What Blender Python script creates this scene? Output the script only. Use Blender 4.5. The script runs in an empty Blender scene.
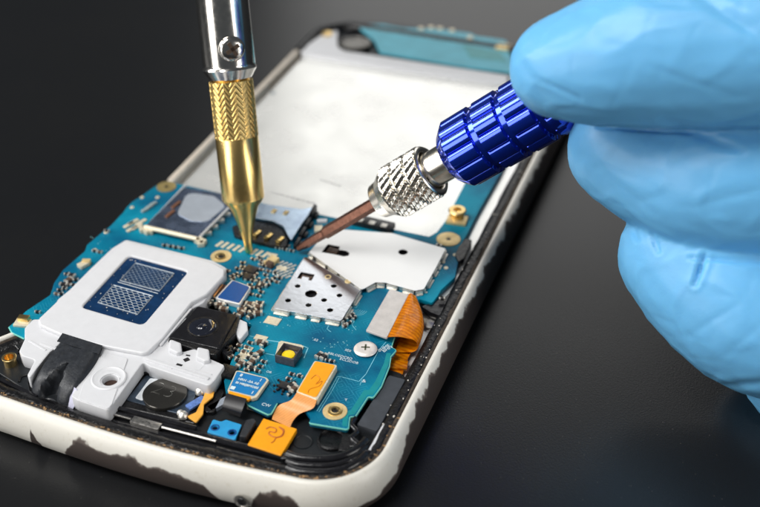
import bpy, bmesh, math, random
from mathutils import Vector, Matrix, noise
random.seed(7)
sc = bpy.context.scene
sc.unit_settings.scale_length = 0.01          # one unit is one centimetre
PI = math.pi

# ------------------------------------------------------------------ camera
F, CX, CY = 1164.085, 380.0, 253.5
R = Matrix(((0.93681257, -0.19737638, 0.28883348),
            (0.34969217, 0.55165886, -0.75722381),
            (-0.00987945, 0.81037958, 0.58582192)))
CAM = Vector((11.56033623, -11.04349703, 13.9565202))
cd = bpy.data.cameras.new('camera'); cam = bpy.data.objects.new('camera', cd)
sc.collection.objects.link(cam); sc.camera = cam
cam.matrix_world = Matrix.Translation(CAM) @ R.to_4x4()
cd.sensor_width = 36; cd.lens = F / 760 * 36
cd.clip_start = 0.5; cd.clip_end = 2000
cd.dof.use_dof = True; cd.dof.focus_distance = 19.9; cd.dof.aperture_fstop = 0.155

# ------------------------------------------------------------------ light
w = bpy.data.worlds.new('World'); sc.world = w; w.use_nodes = True
w.node_tree.nodes['Background'].inputs[0].default_value = (0.85, 0.93, 1.0, 1)
w.node_tree.nodes['Background'].inputs[1].default_value = 0.07


def softbox(name, loc, target, sx, sy, power, col=(1, 1, 1)):
    l = bpy.data.lights.new(name, 'AREA'); l.shape = 'RECTANGLE'; l.size = sx; l.size_y = sy
    l.energy = power; l.color = col
    o = bpy.data.objects.new(name, l); sc.collection.objects.link(o)
    o.location = loc
    o.rotation_euler = (Vector(target) - Vector(loc)).to_track_quat('-Z', 'Y').to_euler()
    return o


def mirror_dir(x, y):
    d = R @ Vector((x - CX, CY - y, -F)); d.normalize(); d.z = abs(d.z); return d


def table_pt(x, y):
    d = R @ Vector((x - CX, CY - y, -F)); return CAM + d * (-CAM.z / d.z)


bt0 = table_pt(505, 110)
softbox('back_softbox', bt0 + mirror_dir(505, 110) * 62, bt0, 34, 38, 6300, (1.0, 0.99, 0.97))
softbox('key_softbox', (-10, -12, 46), (3, 4, 0), 24, 24, 19500, (1, 0.985, 0.96))
softbox('right_softbox', (50, -4, 16), (4, 4, 3), 20, 30, 8500, (1, 0.97, 0.93))
softbox('left_softbox', (-24, -34, 17), (4, 4, 3), 22, 30, 9500, (1.0, 0.98, 0.95))
softbox('streak_softbox', (-40, -8, 27), (5, 6, 3), 20, 20, 13500, (1.0, 0.99, 0.98))  # unseen lamp added to give the blue handle its streaks
sc.view_settings.view_transform = 'Standard'; sc.view_settings.look = 'None'
sc.view_settings.exposure = 0.0; sc.view_settings.gamma = 1.0


# ------------------------------------------------------------------ helpers
def P(x, y, z):
    """point of the photograph's pixel (760 wide) lying at height z"""
    d = R @ Vector((x - CX, CY - y, -F))
    return CAM + d * ((z - CAM.z) / d.z)


def PD(x, y, dep):
    return CAM + R @ (Vector((x - CX, CY - y, -F)) * (dep / F))


def lin(r, g, b):
    f = lambda c: (c / 255 / 12.92) if c / 255 < .04045 else ((c / 255 + .055) / 1.055) ** 2.4
    return (f(r), f(g), f(b), 1)


def mat(name, col, rough=0.5, metal=0.0, var=0.12, vs=6.0, bump=0.0, bs=60.0, spec=0.5, coat=0.0,
        rvar=0.0, sss=0.0, trans=0.0, aniso=0.0):
    m = bpy.data.materials.new(name); m.use_nodes = True
    nt = m.node_tree; b = nt.nodes['Principled BSDF']
    b.inputs['Roughness'].default_value = rough
    b.inputs['Metallic'].default_value = metal
    b.inputs['Specular IOR Level'].default_value = spec
    b.inputs['Coat Weight'].default_value = coat
    b.inputs['Transmission Weight'].default_value = trans
    if sss:
        b.inputs['Subsurface Weight'].default_value = sss
        b.inputs['Subsurface Radius'].default_value = (0.3, 0.5, 0.8)
        b.inputs['Subsurface Scale'].default_value = 0.25
    tc = nt.nodes.new('ShaderNodeTexCoord')
    n = nt.nodes.new('ShaderNodeTexNoise'); n.inputs['Scale'].default_value = vs
    n.inputs['Detail'].default_value = 8; n.inputs['Roughness'].default_value = 0.65
    nt.links.new(tc.outputs['Object'], n.inputs['Vector'])
    r = nt.nodes.new('ShaderNodeValToRGB')
    r.color_ramp.elements[0].position = 0.3; r.color_ramp.elements[1].position = 0.7
    r.color_ramp.elements[0].color = tuple(c * (1 - var) for c in col[:3]) + (1,)
    r.color_ramp.elements[1].color = tuple(min(1, c * (1 + var)) for c in col[:3]) + (1,)
    nt.links.new(n.outputs['Fac'], r.inputs['Fac'])
    nt.links.new(r.outputs['Color'], b.inputs['Base Color'])
    if rvar:
        mr = nt.nodes.new('ShaderNodeMapRange')
        mr.inputs['From Min'].default_value = .3; mr.inputs['From Max'].default_value = .7
        mr.inputs['To Min'].default_value = max(0.02, rough - rvar); mr.inputs['To Max'].default_value = rough + rvar
        n3 = nt.nodes.new('ShaderNodeTexNoise'); n3.inputs['Scale'].default_value = vs * 2.3; n3.inputs['Detail'].default_value = 5
        nt.links.new(tc.outputs['Object'], n3.inputs['Vector'])
        nt.links.new(n3.outputs['Fac'], mr.inputs['Value']); nt.links.new(mr.outputs['Result'], b.inputs['Roughness'])
    if bump:
        n2 = nt.nodes.new('ShaderNodeTexNoise'); n2.inputs['Scale'].default_value = bs; n2.inputs['Detail'].default_value = 4
        nt.links.new(tc.outputs['Object'], n2.inputs['Vector'])
        bp = nt.nodes.new('ShaderNodeBump'); bp.inputs['Strength'].default_value = bump; bp.inputs['Distance'].default_value = 0.02
        nt.links.new(n2.outputs['Fac'], bp.inputs['Height']); nt.links.new(bp.outputs['Normal'], b.inputs['Normal'])
    return m


def link(name, me, m, parent=None, smooth=None):
    me.materials.clear()
    for k in (m if isinstance(m, (list, tuple)) else [m]): me.materials.append(k)
    o = bpy.data.objects.new(name, me); sc.collection.objects.link(o)
    if smooth is not None:
        for p in me.polygons: p.use_smooth = True
        if smooth < 179:
            me.set_sharp_from_angle(angle=math.radians(smooth))
    if parent is not None: attach(o, parent)
    return o


def absorb(o, me, m):
    """print, dots and other surface pattern become part of the piece that carries them"""
    k = len(o.data.materials); o.data.materials.append(m)
    bm = bmesh.new(); bm.from_mesh(o.data)
    n = len(bm.faces); bm.from_mesh(me); bm.faces.ensure_lookup_table()
    for f in bm.faces[n:]: f.material_index = k
    bm.to_mesh(o.data); bm.free()


def attach(o, parent):
    o.parent = parent
    o.matrix_parent_inverse = Matrix.Translation(-Vector(WORLD.get(parent.name, (0, 0, 0))))


WORLD = {}


def thing(name, loc, label, cat, group=None):
    o = bpy.data.objects.new(name, None); sc.collection.objects.link(o); o.location = loc
    o.empty_display_size = .5
    WORLD[o.name] = tuple(loc); o['label'] = label; o['category'] = cat
    if group: o['group'] = group
    return o


def area(p):
    return .5 * sum(p[i].x * p[(i + 1) % len(p)].y - p[(i + 1) % len(p)].x * p[i].y for i in range(len(p)))


def fillet(pts, r, n=5):
    if r <= 0: return pts
    out = []; N = len(pts)
    for i in range(N):
        a, b, c = pts[i - 1], pts[i], pts[(i + 1) % N]
        u = (a - b); v = (c - b); lu, lv = u.length, v.length
        if lu < 1e-6 or lv < 1e-6: continue
        u /= lu; v /= lv
        ang = u.angle(v, PI)
        if ang > PI - .08: out.append(b); continue
        d = min(r / math.tan(ang / 2), lu * .45, lv * .45)
        p0 = b + u * d; p2 = b + v * d
        for k in range(n + 1):
            t = k / n
            out.append(p0 * (1 - t) ** 2 + b * 2 * t * (1 - t) + p2 * t * t)
    return out


def v2(pts, z):
    return [Vector(P(p[0], p[1], z)[:2]) for p in pts]


def plate_mesh(outer, holes, z1, th, bevel=0.008):
    cu = bpy.data.curves.new('plate', 'CURVE'); cu.dimensions = '2D'; cu.fill_mode = 'BOTH'
    for k, pl in enumerate([outer] + list(holes)):
        s = area(pl)
        if (s < 0) == (k == 0): pl = pl[::-1]
        sp = cu.splines.new('POLY'); sp.points.add(len(pl) - 1); sp.use_cyclic_u = True
        for q, p in zip(sp.points, pl): q.co = (p.x, p.y, 0, 1)
    bevel = min(bevel, th * .45)
    cu.extrude = th / 2 - bevel; cu.bevel_depth = bevel; cu.bevel_resolution = 1
    cu.offset = -bevel
    o = bpy.data.objects.new('tmp', cu)
    me = bpy.data.meshes.new_from_object(o)
    me.transform(Matrix.Translation((0, 0, z1 - th / 2)))
    bpy.data.objects.remove(o); bpy.data.curves.remove(cu)
    return me


def plate(name, pts, z, th, m, parent, r=0.0, bevel=0.008, holes=(), world=False):
    """flat piece: outline given as pixels on height z (or as world x, y)"""
    o = [Vector(p) for p in pts] if world else v2(pts, z)
    hs = []
    for h in holes:
        hs.append(h)
    me = plate_mesh(fillet(o, r), hs, z, th, bevel)
    return link(name, me, m, parent, smooth=35)


def circ(x, y, z, r, n=24):
    c = P(x, y, z)
    return [Vector((c.x + r * math.cos(2 * PI * k / n), c.y + r * math.sin(2 * PI * k / n))) for k in range(n)]


def lathe_mesh(profile, n=32, A=(0, 0, 0), D=(0, 0, 1), rad=None, cap=True):
    """profile: (t, r) along the axis; rad(t, theta, r) may shape the radius"""
    D = Vector(D).normalized(); A = Vector(A)
    U = D.orthogonal().normalized(); 
    if abs(D.z) < .9999: U = D.cross(Vector((0, 0, 1))).normalized()
    V = D.cross(U)
    bm = bmesh.new(); rings = []
    for t, r in profile:
        ring = []
        for k in range(n):
            th = 2 * PI * k / n
            rr = rad(t, th, r) if rad else r
            ring.append(bm.verts.new(A + D * t + (U * math.cos(th) + V * math.sin(th)) * rr))
        rings.append(ring)
    for a, b in zip(rings, rings[1:]):
        for k in range(n):
            bm.faces.new((a[k], a[(k + 1) % n], b[(k + 1) % n], b[k]))
    if cap:
        bm.faces.new(rings[0][::-1]); bm.faces.new(rings[-1])
    bmesh.ops.recalc_face_normals(bm, faces=bm.faces)
    me = bpy.data.meshes.new('lathe'); bm.to_mesh(me); bm.free(); return me


def lathe(name, profile, m, parent, n=32, A=(0, 0, 0), D=(0, 0, 1), rad=None, smooth=40, cap=True):
    return link(name, lathe_mesh(profile, n, A, D, rad, cap), m, parent, smooth)


def densify(profile, step):
    out = []
    for (t0, r0), (t1, r1) in zip(profile, profile[1:]):
        k = max(1, int(abs(t1 - t0) / step))
        for i in range(k): out.append((t0 + (t1 - t0) * i / k, r0 + (r1 - r0) * i / k))
    out.append(profile[-1]); return out


def box_bm(bm, c, s, rot=0.0, mi=0, bevel=0.0, tilt=None):
    M = Matrix.Translation(c) @ Matrix.Rotation(rot, 4, 'Z')
    if tilt: M = M @ Matrix.Rotation(tilt[0], 4, 'X') @ Matrix.Rotation(tilt[1], 4, 'Y')
    M = M @ Matrix.Diagonal((*s, 1))
    g = bmesh.ops.create_cube(bm, size=1, matrix=M)
    fs = list({f for v in g['verts'] for f in v.link_faces})
    for f in fs: f.material_index = mi
    if bevel:
        es = list({e for v in g['verts'] for e in v.link_edges})
        b = bmesh.ops.bevel(bm, geom=es, offset=bevel, segments=2, affect='EDGES', profile=.6)
        for f in b['faces']: f.material_index = mi


def tomesh(bm):
    me = bpy.data.meshes.new('m'); bm.to_mesh(me); bm.free(); return me


def box(name, x, y, z0, sx, sy, sz, m, parent, rot=0.0, bevel=0.01, world=False):
    c = Vector((x, y, 0)) if world else P(x, y, z0 + sz)
    bm = bmesh.new(); box_bm(bm, (c.x, c.y, z0 + sz / 2), (sx, sy, sz), rot, 0, bevel)
    return link(name, tomesh(bm), m, parent, 30)


def bar(name, a, b, wd, z1, th, m, parent, bevel=0.012):
    A, B = P(a[0], a[1], z1), P(b[0], b[1], z1)
    c = (A + B) / 2; d = B - A
    bm = bmesh.new(); box_bm(bm, (c.x, c.y, z1 - th / 2), (d.length, wd, th), math.atan2(d.y, d.x), 0, bevel)
    return link(name, tomesh(bm), m, parent, 30)


def tube_bm(bm, pts, r, n=8, closed=False):
    rings = []; N = len(pts)
    for i, p in enumerate(pts):
        a = pts[i - 1] if (i > 0 or closed) else p; b = pts[(i + 1) % N] if (i < N - 1 or closed) else p
        d = (b - a).normalized(); u = d.cross(Vector((0, 0, 1)))
        if u.length < 1e-4: u = Vector((1, 0, 0))
        u.normalize(); v = d.cross(u)
        rr = r[i] if isinstance(r, (list, tuple)) else r
        rings.append([bm.verts.new(p + (u * math.cos(2 * PI * k / n) + v * math.sin(2 * PI * k / n)) * rr) for k in range(n)])
    seq = list(zip(rings, rings[1:])) + ([(rings[-1], rings[0])] if closed else [])
    for a, b in seq:
        for k in range(n): bm.faces.new((a[k], a[(k + 1) % n], b[(k + 1) % n], b[k]))
    if not closed:
        bm.faces.new(rings[0][::-1]); bm.faces.new(rings[-1])


def spline(pts, k=6):
    out = []; N = len(pts)
    for i in range(N - 1):
        p0, p1, p2, p3 = pts[max(i - 1, 0)], pts[i], pts[i + 1], pts[min(i + 2, N - 1)]
        for j in range(k):
            t = j / k
            out.append(.5 * ((2 * p1) + (p2 - p0) * t + (2 * p0 - 5 * p1 + 4 * p2 - p3) * t * t + (3 * p1 - p0 - 3 * p2 + p3) * t ** 3))
    out.append(pts[-1]); return out


def text_mesh(s, size, th=0.003, align='CENTER', offset=0.0):
    cu = bpy.data.curves.new('t', 'FONT'); cu.body = s; cu.size = size; cu.extrude = th / 2
    cu.align_x = align; cu.align_y = 'CENTER'; cu.offset = offset; cu.resolution_u = 2
    o = bpy.data.objects.new('t', cu); me = bpy.data.meshes.new_from_object(o)
    bpy.data.objects.remove(o); bpy.data.curves.remove(cu); return me


def text(name, s, x, y, z, size, ang, m, parent, off=0.0, sx=1.0):
    me = text_mesh(s, size, offset=off)
    c = P(x, y, z)
    me.transform(Matrix.Translation((c.x, c.y, z)) @ Matrix.Rotation(ang, 4, 'Z') @ Matrix.Diagonal((sx, 1, 1, 1)))
    return link(name, me, m, parent)


# ------------------------------------------------------------------ materials
def table_material():
    m = bpy.data.materials.new('black_table'); m.use_nodes = True
    nt = m.node_tree; b = nt.nodes['Principled BSDF']; L = nt.links.new
    tc = nt.nodes.new('ShaderNodeTexCoord')
    n1 = nt.nodes.new('ShaderNodeTexNoise'); n1.inputs['Scale'].default_value = 0.25; n1.inputs['Detail'].default_value = 6
    r1 = nt.nodes.new('ShaderNodeValToRGB')
    r1.color_ramp.elements[0].color = (0.005, 0.006, 0.008, 1); r1.color_ramp.elements[1].color = (0.010, 0.010, 0.010, 1)
    L(tc.outputs['Object'], n1.inputs['Vector']); L(n1.outputs['Fac'], r1.inputs['Fac'])
    n2 = nt.nodes.new('ShaderNodeTexVoronoi'); n2.inputs['Scale'].default_value = 7.0
    L(tc.outputs['Object'], n2.inputs['Vector'])
    r2 = nt.nodes.new('ShaderNodeValToRGB')
    r2.color_ramp.elements[0].position = 0.035; r2.color_ramp.elements[0].color = (1, 1, 1, 1)
    r2.color_ramp.elements[1].position = 0.07; r2.color_ramp.elements[1].color = (0, 0, 0, 1)
    L(n2.outputs['Distance'], r2.inputs['Fac'])
    mx = nt.nodes.new('ShaderNodeMixRGB'); mx.inputs[2].default_value = (0.07, 0.065, 0.06, 1)
    L(r2.outputs['Color'], mx.inputs[0]); L(r1.outputs['Color'], mx.inputs[1]); L(mx.outputs['Color'], b.inputs['Base Color'])
    b.inputs['Roughness'].default_value = 0.30; b.inputs['Specular IOR Level'].default_value = 0.42
    n3 = nt.nodes.new('ShaderNodeTexNoise'); n3.inputs['Scale'].default_value = 28; n3.inputs['Detail'].default_value = 3
    L(tc.outputs['Object'], n3.inputs['Vector'])
    bp = nt.nodes.new('ShaderNodeBump'); bp.inputs['Strength'].default_value = 0.12; bp.inputs['Distance'].default_value = 0.02
    L(n3.outputs['Fac'], bp.inputs['Height']); L(bp.outputs['Normal'], b.inputs['Normal'])
    return m


def shell_material():
    m = bpy.data.materials.new('worn_white_shell'); m.use_nodes = True
    nt = m.node_tree; b = nt.nodes['Principled BSDF']; L = nt.links.new
    tc = nt.nodes.new('ShaderNodeTexCoord')
    at = nt.nodes.new('ShaderNodeAttribute'); at.attribute_name = 'wear'
    n = nt.nodes.new('ShaderNodeTexNoise'); n.inputs['Scale'].default_value = 2.6; n.inputs['Detail'].default_value = 5
    n.inputs['Roughness'].default_value = 0.5
    L(tc.outputs['Object'], n.inputs['Vector'])
    s = nt.nodes.new('ShaderNodeSeparateXYZ'); L(tc.outputs['Object'], s.inputs[0])
    a1 = nt.nodes.new('ShaderNodeMath'); a1.operation = 'MULTIPLY_ADD'; a1.inputs[1].default_value = 0.42; 
    L(n.outputs['Fac'], a1.inputs[0]); L(at.outputs['Fac'], a1.inputs[2])
    a2 = nt.nodes.new('ShaderNodeMath'); a2.operation = 'SUBTRACT'; L(a1.outputs[0], a2.inputs[0]); L(s.outputs['Z'], a2.inputs[1])
    r = nt.nodes.new('ShaderNodeValToRGB')
    e = r.color_ramp.elements
    e[0].position = 0.197; e[0].color = lin(220, 217, 208); e[1].position = 0.222; e[1].color = lin(104, 94, 88)
    e2 = r.color_ramp.elements.new(0.26); e2.color = lin(62, 53, 49)
    L(a2.outputs[0], r.inputs['Fac']); 
    n4 = nt.nodes.new('ShaderNodeTexNoise'); n4.inputs['Scale'].default_value = 14; n4.inputs['Detail'].default_value = 8
    L(tc.outputs['Object'], n4.inputs['Vector'])
    r4 = nt.nodes.new('ShaderNodeValToRGB'); r4.color_ramp.elements[0].position = .22; r4.color_ramp.elements[0].color = (.88, .86, .82, 1)
    r4.color_ramp.elements[1].position = .42; r4.color_ramp.elements[1].color = (1, 1, 1, 1)
    L(n4.outputs['Fac'], r4.inputs['Fac'])
    mm = nt.nodes.new('ShaderNodeMixRGB'); mm.blend_type = 'MULTIPLY'; mm.inputs[0].default_value = 1
    L(r.outputs['Color'], mm.inputs[1]); L(r4.outputs['Color'], mm.inputs[2])
    L(mm.outputs['Color'], b.inputs['Base Color'])
    b.inputs['Roughness'].default_value = 0.25
    bp = nt.nodes.new('ShaderNodeBump'); bp.inputs['Strength'].default_value = .5; bp.inputs['Distance'].default_value = .02
    L(r.outputs['Color'], bp.inputs['Height']); L(bp.outputs['Normal'], b.inputs['Normal'])
    rr_ = nt.nodes.new('ShaderNodeMapRange'); rr_.inputs['To Min'].default_value = .6; rr_.inputs['To Max'].default_value = .22
    L(r.outputs['Color'], rr_.inputs['Value']); L(rr_.outputs['Result'], b.inputs['Roughness'])
    return m


def board_material(name='blue_board', a=lin(0, 84, 118), c=lin(0, 132, 158), rough=.42):
    m = bpy.data.materials.new(name); m.use_nodes = True
    nt = m.node_tree; b = nt.nodes['Principled BSDF']; L = nt.links.new
    tc = nt.nodes.new('ShaderNodeTexCoord')
    n = nt.nodes.new('ShaderNodeTexNoise'); n.inputs['Scale'].default_value = .9; n.inputs['Detail'].default_value = 4
    L(tc.outputs['Object'], n.inputs['Vector'])
    r = nt.nodes.new('ShaderNodeValToRGB'); r.color_ramp.elements[0].position = .35; r.color_ramp.elements[1].position = .65
    r.color_ramp.elements[0].color = a; r.color_ramp.elements[1].color = c
    L(n.outputs['Fac'], r.inputs['Fac'])
    # etched copper under the mask: thin maze of lighter lines from a rotated brick grid
    vo = nt.nodes.new('ShaderNodeTexVoronoi'); vo.distance = 'MANHATTAN'; vo.feature = 'F1'; vo.inputs['Scale'].default_value = 2.6
    L(tc.outputs['Object'], vo.inputs['Vector'])
    wv = nt.nodes.new('ShaderNodeMath'); wv.operation = 'MULTIPLY'; wv.inputs[1].default_value = 34
    L(vo.outputs['Distance'], wv.inputs[0])
    si = nt.nodes.new('ShaderNodeMath'); si.operation = 'SINE'; L(wv.outputs[0], si.inputs[0])
    r3 = nt.nodes.new('ShaderNodeValToRGB'); r3.color_ramp.elements[0].position = .84; r3.color_ramp.elements[1].position = .95
    L(si.outputs[0], r3.inputs['Fac'])
    n5 = nt.nodes.new('ShaderNodeTexNoise'); n5.inputs['Scale'].default_value = 1.7
    L(tc.outputs['Object'], n5.inputs['Vector'])
    r5 = nt.nodes.new('ShaderNodeValToRGB'); r5.color_ramp.elements[0].position = .5; r5.color_ramp.elements[1].position = .56
    r5.color_ramp.elements[0].color = (.06, .06, .06, 1); r5.color_ramp.elements[1].color = (.42, .42, .42, 1)
    L(n5.outputs['Fac'], r5.inputs['Fac'])
    mu = nt.nodes.new('ShaderNodeMath'); mu.operation = 'MULTIPLY'; L(r3.outputs['Color'], mu.inputs[0]); L(r5.outputs['Color'], mu.inputs[1])
    mx = nt.nodes.new('ShaderNodeMixRGB'); mx.inputs[2].default_value = lin(70, 170, 195)
    L(mu.outputs[0], mx.inputs[0]); L(r.outputs['Color'], mx.inputs[1])
    L(mx.outputs['Color'], b.inputs['Base Color'])
    b.inputs['Roughness'].default_value = rough; b.inputs['Specular IOR Level'].default_value = .16
    bp = nt.nodes.new('ShaderNodeBump'); bp.inputs['Strength'].default_value = .25; bp.inputs['Distance'].default_value = .004
    L(mu.outputs[0], bp.inputs['Height']); L(bp.outputs['Normal'], b.inputs['Normal'])
    return m


M = {}
M['table'] = table_material()
M['shell'] = shell_material()
M['board'] = board_material()
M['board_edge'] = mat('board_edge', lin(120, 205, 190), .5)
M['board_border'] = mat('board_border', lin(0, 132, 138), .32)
M['white'] = mat('white_plastic', lin(209, 210, 213), .38, var=.03, bump=.04, bs=40)
M['whitebay'] = mat('bay_sheet', lin(238, 238, 234), .24, metal=.5, var=.03, vs=.5, rvar=.07)
M['black'] = mat('black_plastic', (0.008, .008, .009, 1), .3, var=.35, bump=.15, bs=50, rvar=.12)
M['blackgloss'] = mat('glossy_black_plastic', (0.010, .010, .012, 1), .18, var=.3, bump=.2, bs=12)
M['rubber'] = mat('dark_rubber', lin(38, 41, 46), .42, var=.3, vs=9, bump=.25, bs=35, rvar=.1)
M['deck'] = mat('grey_black_deck', lin(22, 26, 30), .42, var=.2, bump=.1, bs=70)
M['darkgrey'] = mat('dark_grey_foam', lin(58, 62, 68), .7, var=.15, bump=.3, bs=90)
M['steel'] = mat('shield_steel', (.90, .93, .98, 1), .2, metal=1, var=.02, vs=1, bump=.05, bs=9)
M['steel2'] = mat('bright_steel', (.95, .95, .94, 1), .34, metal=.55, var=.02, vs=1, bump=.04, bs=9)
M['palesteel'] = mat('pale_steel', (.62, .68, .76, 1), .5, metal=.8, var=.08, vs=3)
M['dullsteel'] = mat('dull_steel', (.55, .53, .5, 1), .35, metal=1, var=.2, vs=9, rvar=.1)
M['solder'] = mat('solder', (.82, .79, .72, 1), .3, metal=.85, var=.2, vs=30, bump=.3, bs=80)
M['cream'] = mat('tinned_pad', lin(226, 216, 190), .42, metal=.35, var=.15, vs=20)
M['gold'] = mat('gold_plating', (.83, .60, .26, 1), .28, metal=1, var=.1, vs=20)
M['goldpad'] = mat('gold_pad', lin(232, 206, 150), .4, metal=.45, var=.12, vs=14)
M['brass'] = mat('polished_brass', (1.0, .70, .26, 1), .26, metal=1, var=.02, vs=2)
M['chrome'] = mat('chrome', (.80, .77, .72, 1), .17, metal=1, var=.05, vs=5, rvar=.04)
M['nickel'] = mat('nickel_knurl', (.80, .76, .68, 1), .24, metal=1, var=.06, vs=9)
M['copper'] = mat('brown_bit_steel', (.13, .055, .035, 1), .3, metal=.7, var=.2, vs=8, rvar=.08)
M['blueanod'] = mat('blue_anodised', (.008, .05, .60, 1), .14, metal=.8, var=.04, vs=6, coat=1)
M['amber'] = mat('amber_flex', lin(206, 122, 8), .2, var=.35, vs=6, bump=.3, bs=14)


def streaks(m, scale, dark, rot=(0, 0, 0), lo=.3, hi=.6, dist=3.0):
    nt = m.node_tree; b = nt.nodes['Principled BSDF']; L = nt.links.new
    src = b.inputs['Base Color'].links[0].from_socket
    tc = nt.nodes.new('ShaderNodeTexCoord'); mp = nt.nodes.new('ShaderNodeMapping'); mp.inputs['Rotation'].default_value = rot
    wv = nt.nodes.new('ShaderNodeTexWave'); wv.inputs['Scale'].default_value = scale; wv.inputs['Distortion'].default_value = dist
    wv.inputs['Detail'].default_value = 3
    rp = nt.nodes.new('ShaderNodeValToRGB'); rp.color_ramp.elements[0].position = lo; rp.color_ramp.elements[1].position = hi
    rp.color_ramp.elements[0].color = dark + (1,); rp.color_ramp.elements[1].color = (1, 1, 1, 1)
    mx = nt.nodes.new('ShaderNodeMixRGB'); mx.blend_type = 'MULTIPLY'; mx.inputs[0].default_value = 1
    L(tc.outputs['Object'], mp.inputs[0]); L(mp.outputs[0], wv.inputs[0]); L(wv.outputs['Fac'], rp.inputs[0])
    L(src, mx.inputs[1]); L(rp.outputs[0], mx.inputs[2]); L(mx.outputs[0], b.inputs['Base Color'])


streaks(M['amber'], 4.2, (.78, .6, .4), (0, 0, 1.75), .1, .7, 2.5)
M['orange'] = mat('orange_stiffener', lin(240, 158, 0), .42, var=.06, vs=10, bump=.05)
M['peach'] = mat('peach_flex', lin(228, 158, 92), .36, var=.1, vs=10)
streaks(M['peach'], 7.0, (.93, .87, .8), (0, 0, .55), .2, .7, .4)
M['brown'] = mat('brown_ink', lin(176, 92, 40), .5)
M['ic'] = mat('black_chip', (.015, .014, .016, 1), .4, var=.3, vs=30)
M['resin'] = mat('brown_ceramic', lin(84, 64, 52), .45, var=.2, vs=40)
M['ink'] = mat('white_print', lin(206, 222, 226), .6, var=.05)
M['sticker'] = mat('blue_sticker', lin(0, 116, 178), .35, var=.06)
M['navy'] = mat('navy_connector', lin(6, 74, 140), .4, var=.1, vs=20, bump=.1)
M['windowblue'] = mat('navy_window', lin(16, 48, 84), .22, var=.35, vs=3.2, rvar=.08)
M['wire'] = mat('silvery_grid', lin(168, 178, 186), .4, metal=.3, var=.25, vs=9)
M['yellow'] = mat('yellow_phosphor', lin(250, 214, 30), .35, var=.08, vs=20)
M['ledwall'] = mat('led_cup', lin(92, 90, 96), .25, metal=.6, var=.25, vs=20)
M['glass'] = mat('dark_glass', (.01, .012, .02, 1), .05, coat=1)
M['disc'] = mat('motor_disc', lin(92, 90, 86), .2, metal=.85, var=.12, vs=3)
M['motorfilm'] = mat('motor_film', lin(70, 84, 100), .2, metal=.3, var=.6, vs=2.2)
M['lightblue'] = mat('sky_blue_board', lin(40, 150, 205), .4, var=.1)
M['farboard'] = mat('pale_teal_board', lin(84, 166, 184), .45, var=.14, vs=2)
M['dirt'] = mat('dirt_and_glue', lin(58, 48, 38), .75, var=.8, vs=16, bump=1, bs=30)
M['gasket'] = mat('black_gasket', (.004, .004, .005, 1), .3, var=.5, vs=20, bump=.9, bs=16)
M['speck'] = mat('pale_dust', lin(220, 215, 205), .6)
M['film'] = mat('clear_tape', lin(190, 190, 210), .2, var=.2)


def glove_material():
    m = mat('blue_nitrile', lin(108, 182, 230), .4, var=.05, vs=1.2, sss=.25, bump=.12, bs=26, spec=.45)
    return m


M['glove'] = glove_material()

# ------------------------------------------------------------------ setting
bm = bmesh.new(); bmesh.ops.create_grid(bm, x_segments=4, y_segments=4, size=300)
tb = link('table_top', tomesh(bm), M['table']); tb['kind'] = 'structure'

# ------------------------------------------------------------------ smartphone
ph = thing('smartphone', (3.5, 7, 0), 'opened white smartphone lying on the black table with its blue circuit board laid bare', 'smartphone')


def outline(x0=0.02, x1=7.02, y0=0.0, y1=15.35, rc=1.15, rf=1.0, bow=-.13):
    pts = []
    def edge(a, b, n, f=None):
        for i in range(n):
            t = i / n; p = a.lerp(b, t)
            pts.append(p)
    V = Vector
    def arc(c, r, a0, a1, n=14):
        for i in range(n):
            a = a0 + (a1 - a0) * i / n
            pts.append(c + V((math.cos(a), math.sin(a))) * r)
    arc(V((x0 + rc, y0 + rc)), rc, PI, 1.5 * PI)
    n = 40
    for i in range(n):
        t = i / n; x = x0 + rc + (x1 - x0 - 2 * rc) * t
        pts.append(V((x, y0 + bow * math.sin(PI * t))))
    arc(V((x1 - rc, y0 + rc)), rc, 1.5 * PI, 2 * PI)
    edge(V((x1, y0 + rc)), V((x1, y1 - rf)), 60)
    arc(V((x1 - rf, y1 - rf)), rf, 0, .5 * PI)
    edge(V((x1 - rf, y1)), V((x0 + rf, y1)), 20)
    arc(V((x0 + rf, y1 - rf)), rf, .5 * PI, PI)
    edge(V((x0, y1 - rf)), V((x0, y0 + rc)), 60)
    for p in pts:                              # the near left corner swells outwards
        t = max(0, min(1, (2.0 - p.y) / 1.4)); t = t * t * (3 - 2 * t)
        p.x -= .66 * t * max(0, (3.5 - p.x) / 3.5)
    return pts


OUT = outline()
NN = len(OUT)
NRM = []
for i in range(NN):
    d = (OUT[(i + 1) % NN] - OUT[i - 1]).normalized(); NRM.append(Vector((d.y, -d.x)))


def ring_mesh(profile, closed_profile=True, jitter=None):
    bm = bmesh.new(); rings = []
    for i in range(NN):
        rr = []
        for j, (o, z) in enumerate(profile):
            if jitter: dz, do = jitter(i, j)
            else: dz = do = 0
            p = OUT[i] + NRM[i] * (o + do); rr.append(bm.verts.new((p.x, p.y, z + dz)))
        rings.append(rr)
    K = len(profile)
    for i in range(NN):
        a, b = rings[i], rings[(i + 1) % NN]
        for j in range(K if closed_profile else K - 1):
            bm.faces.new((a[j], a[(j + 1) % K], b[(j + 1) % K], b[j]))
    bmesh.ops.recalc_face_normals(bm, faces=bm.faces)
    return tomesh(bm)


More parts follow.
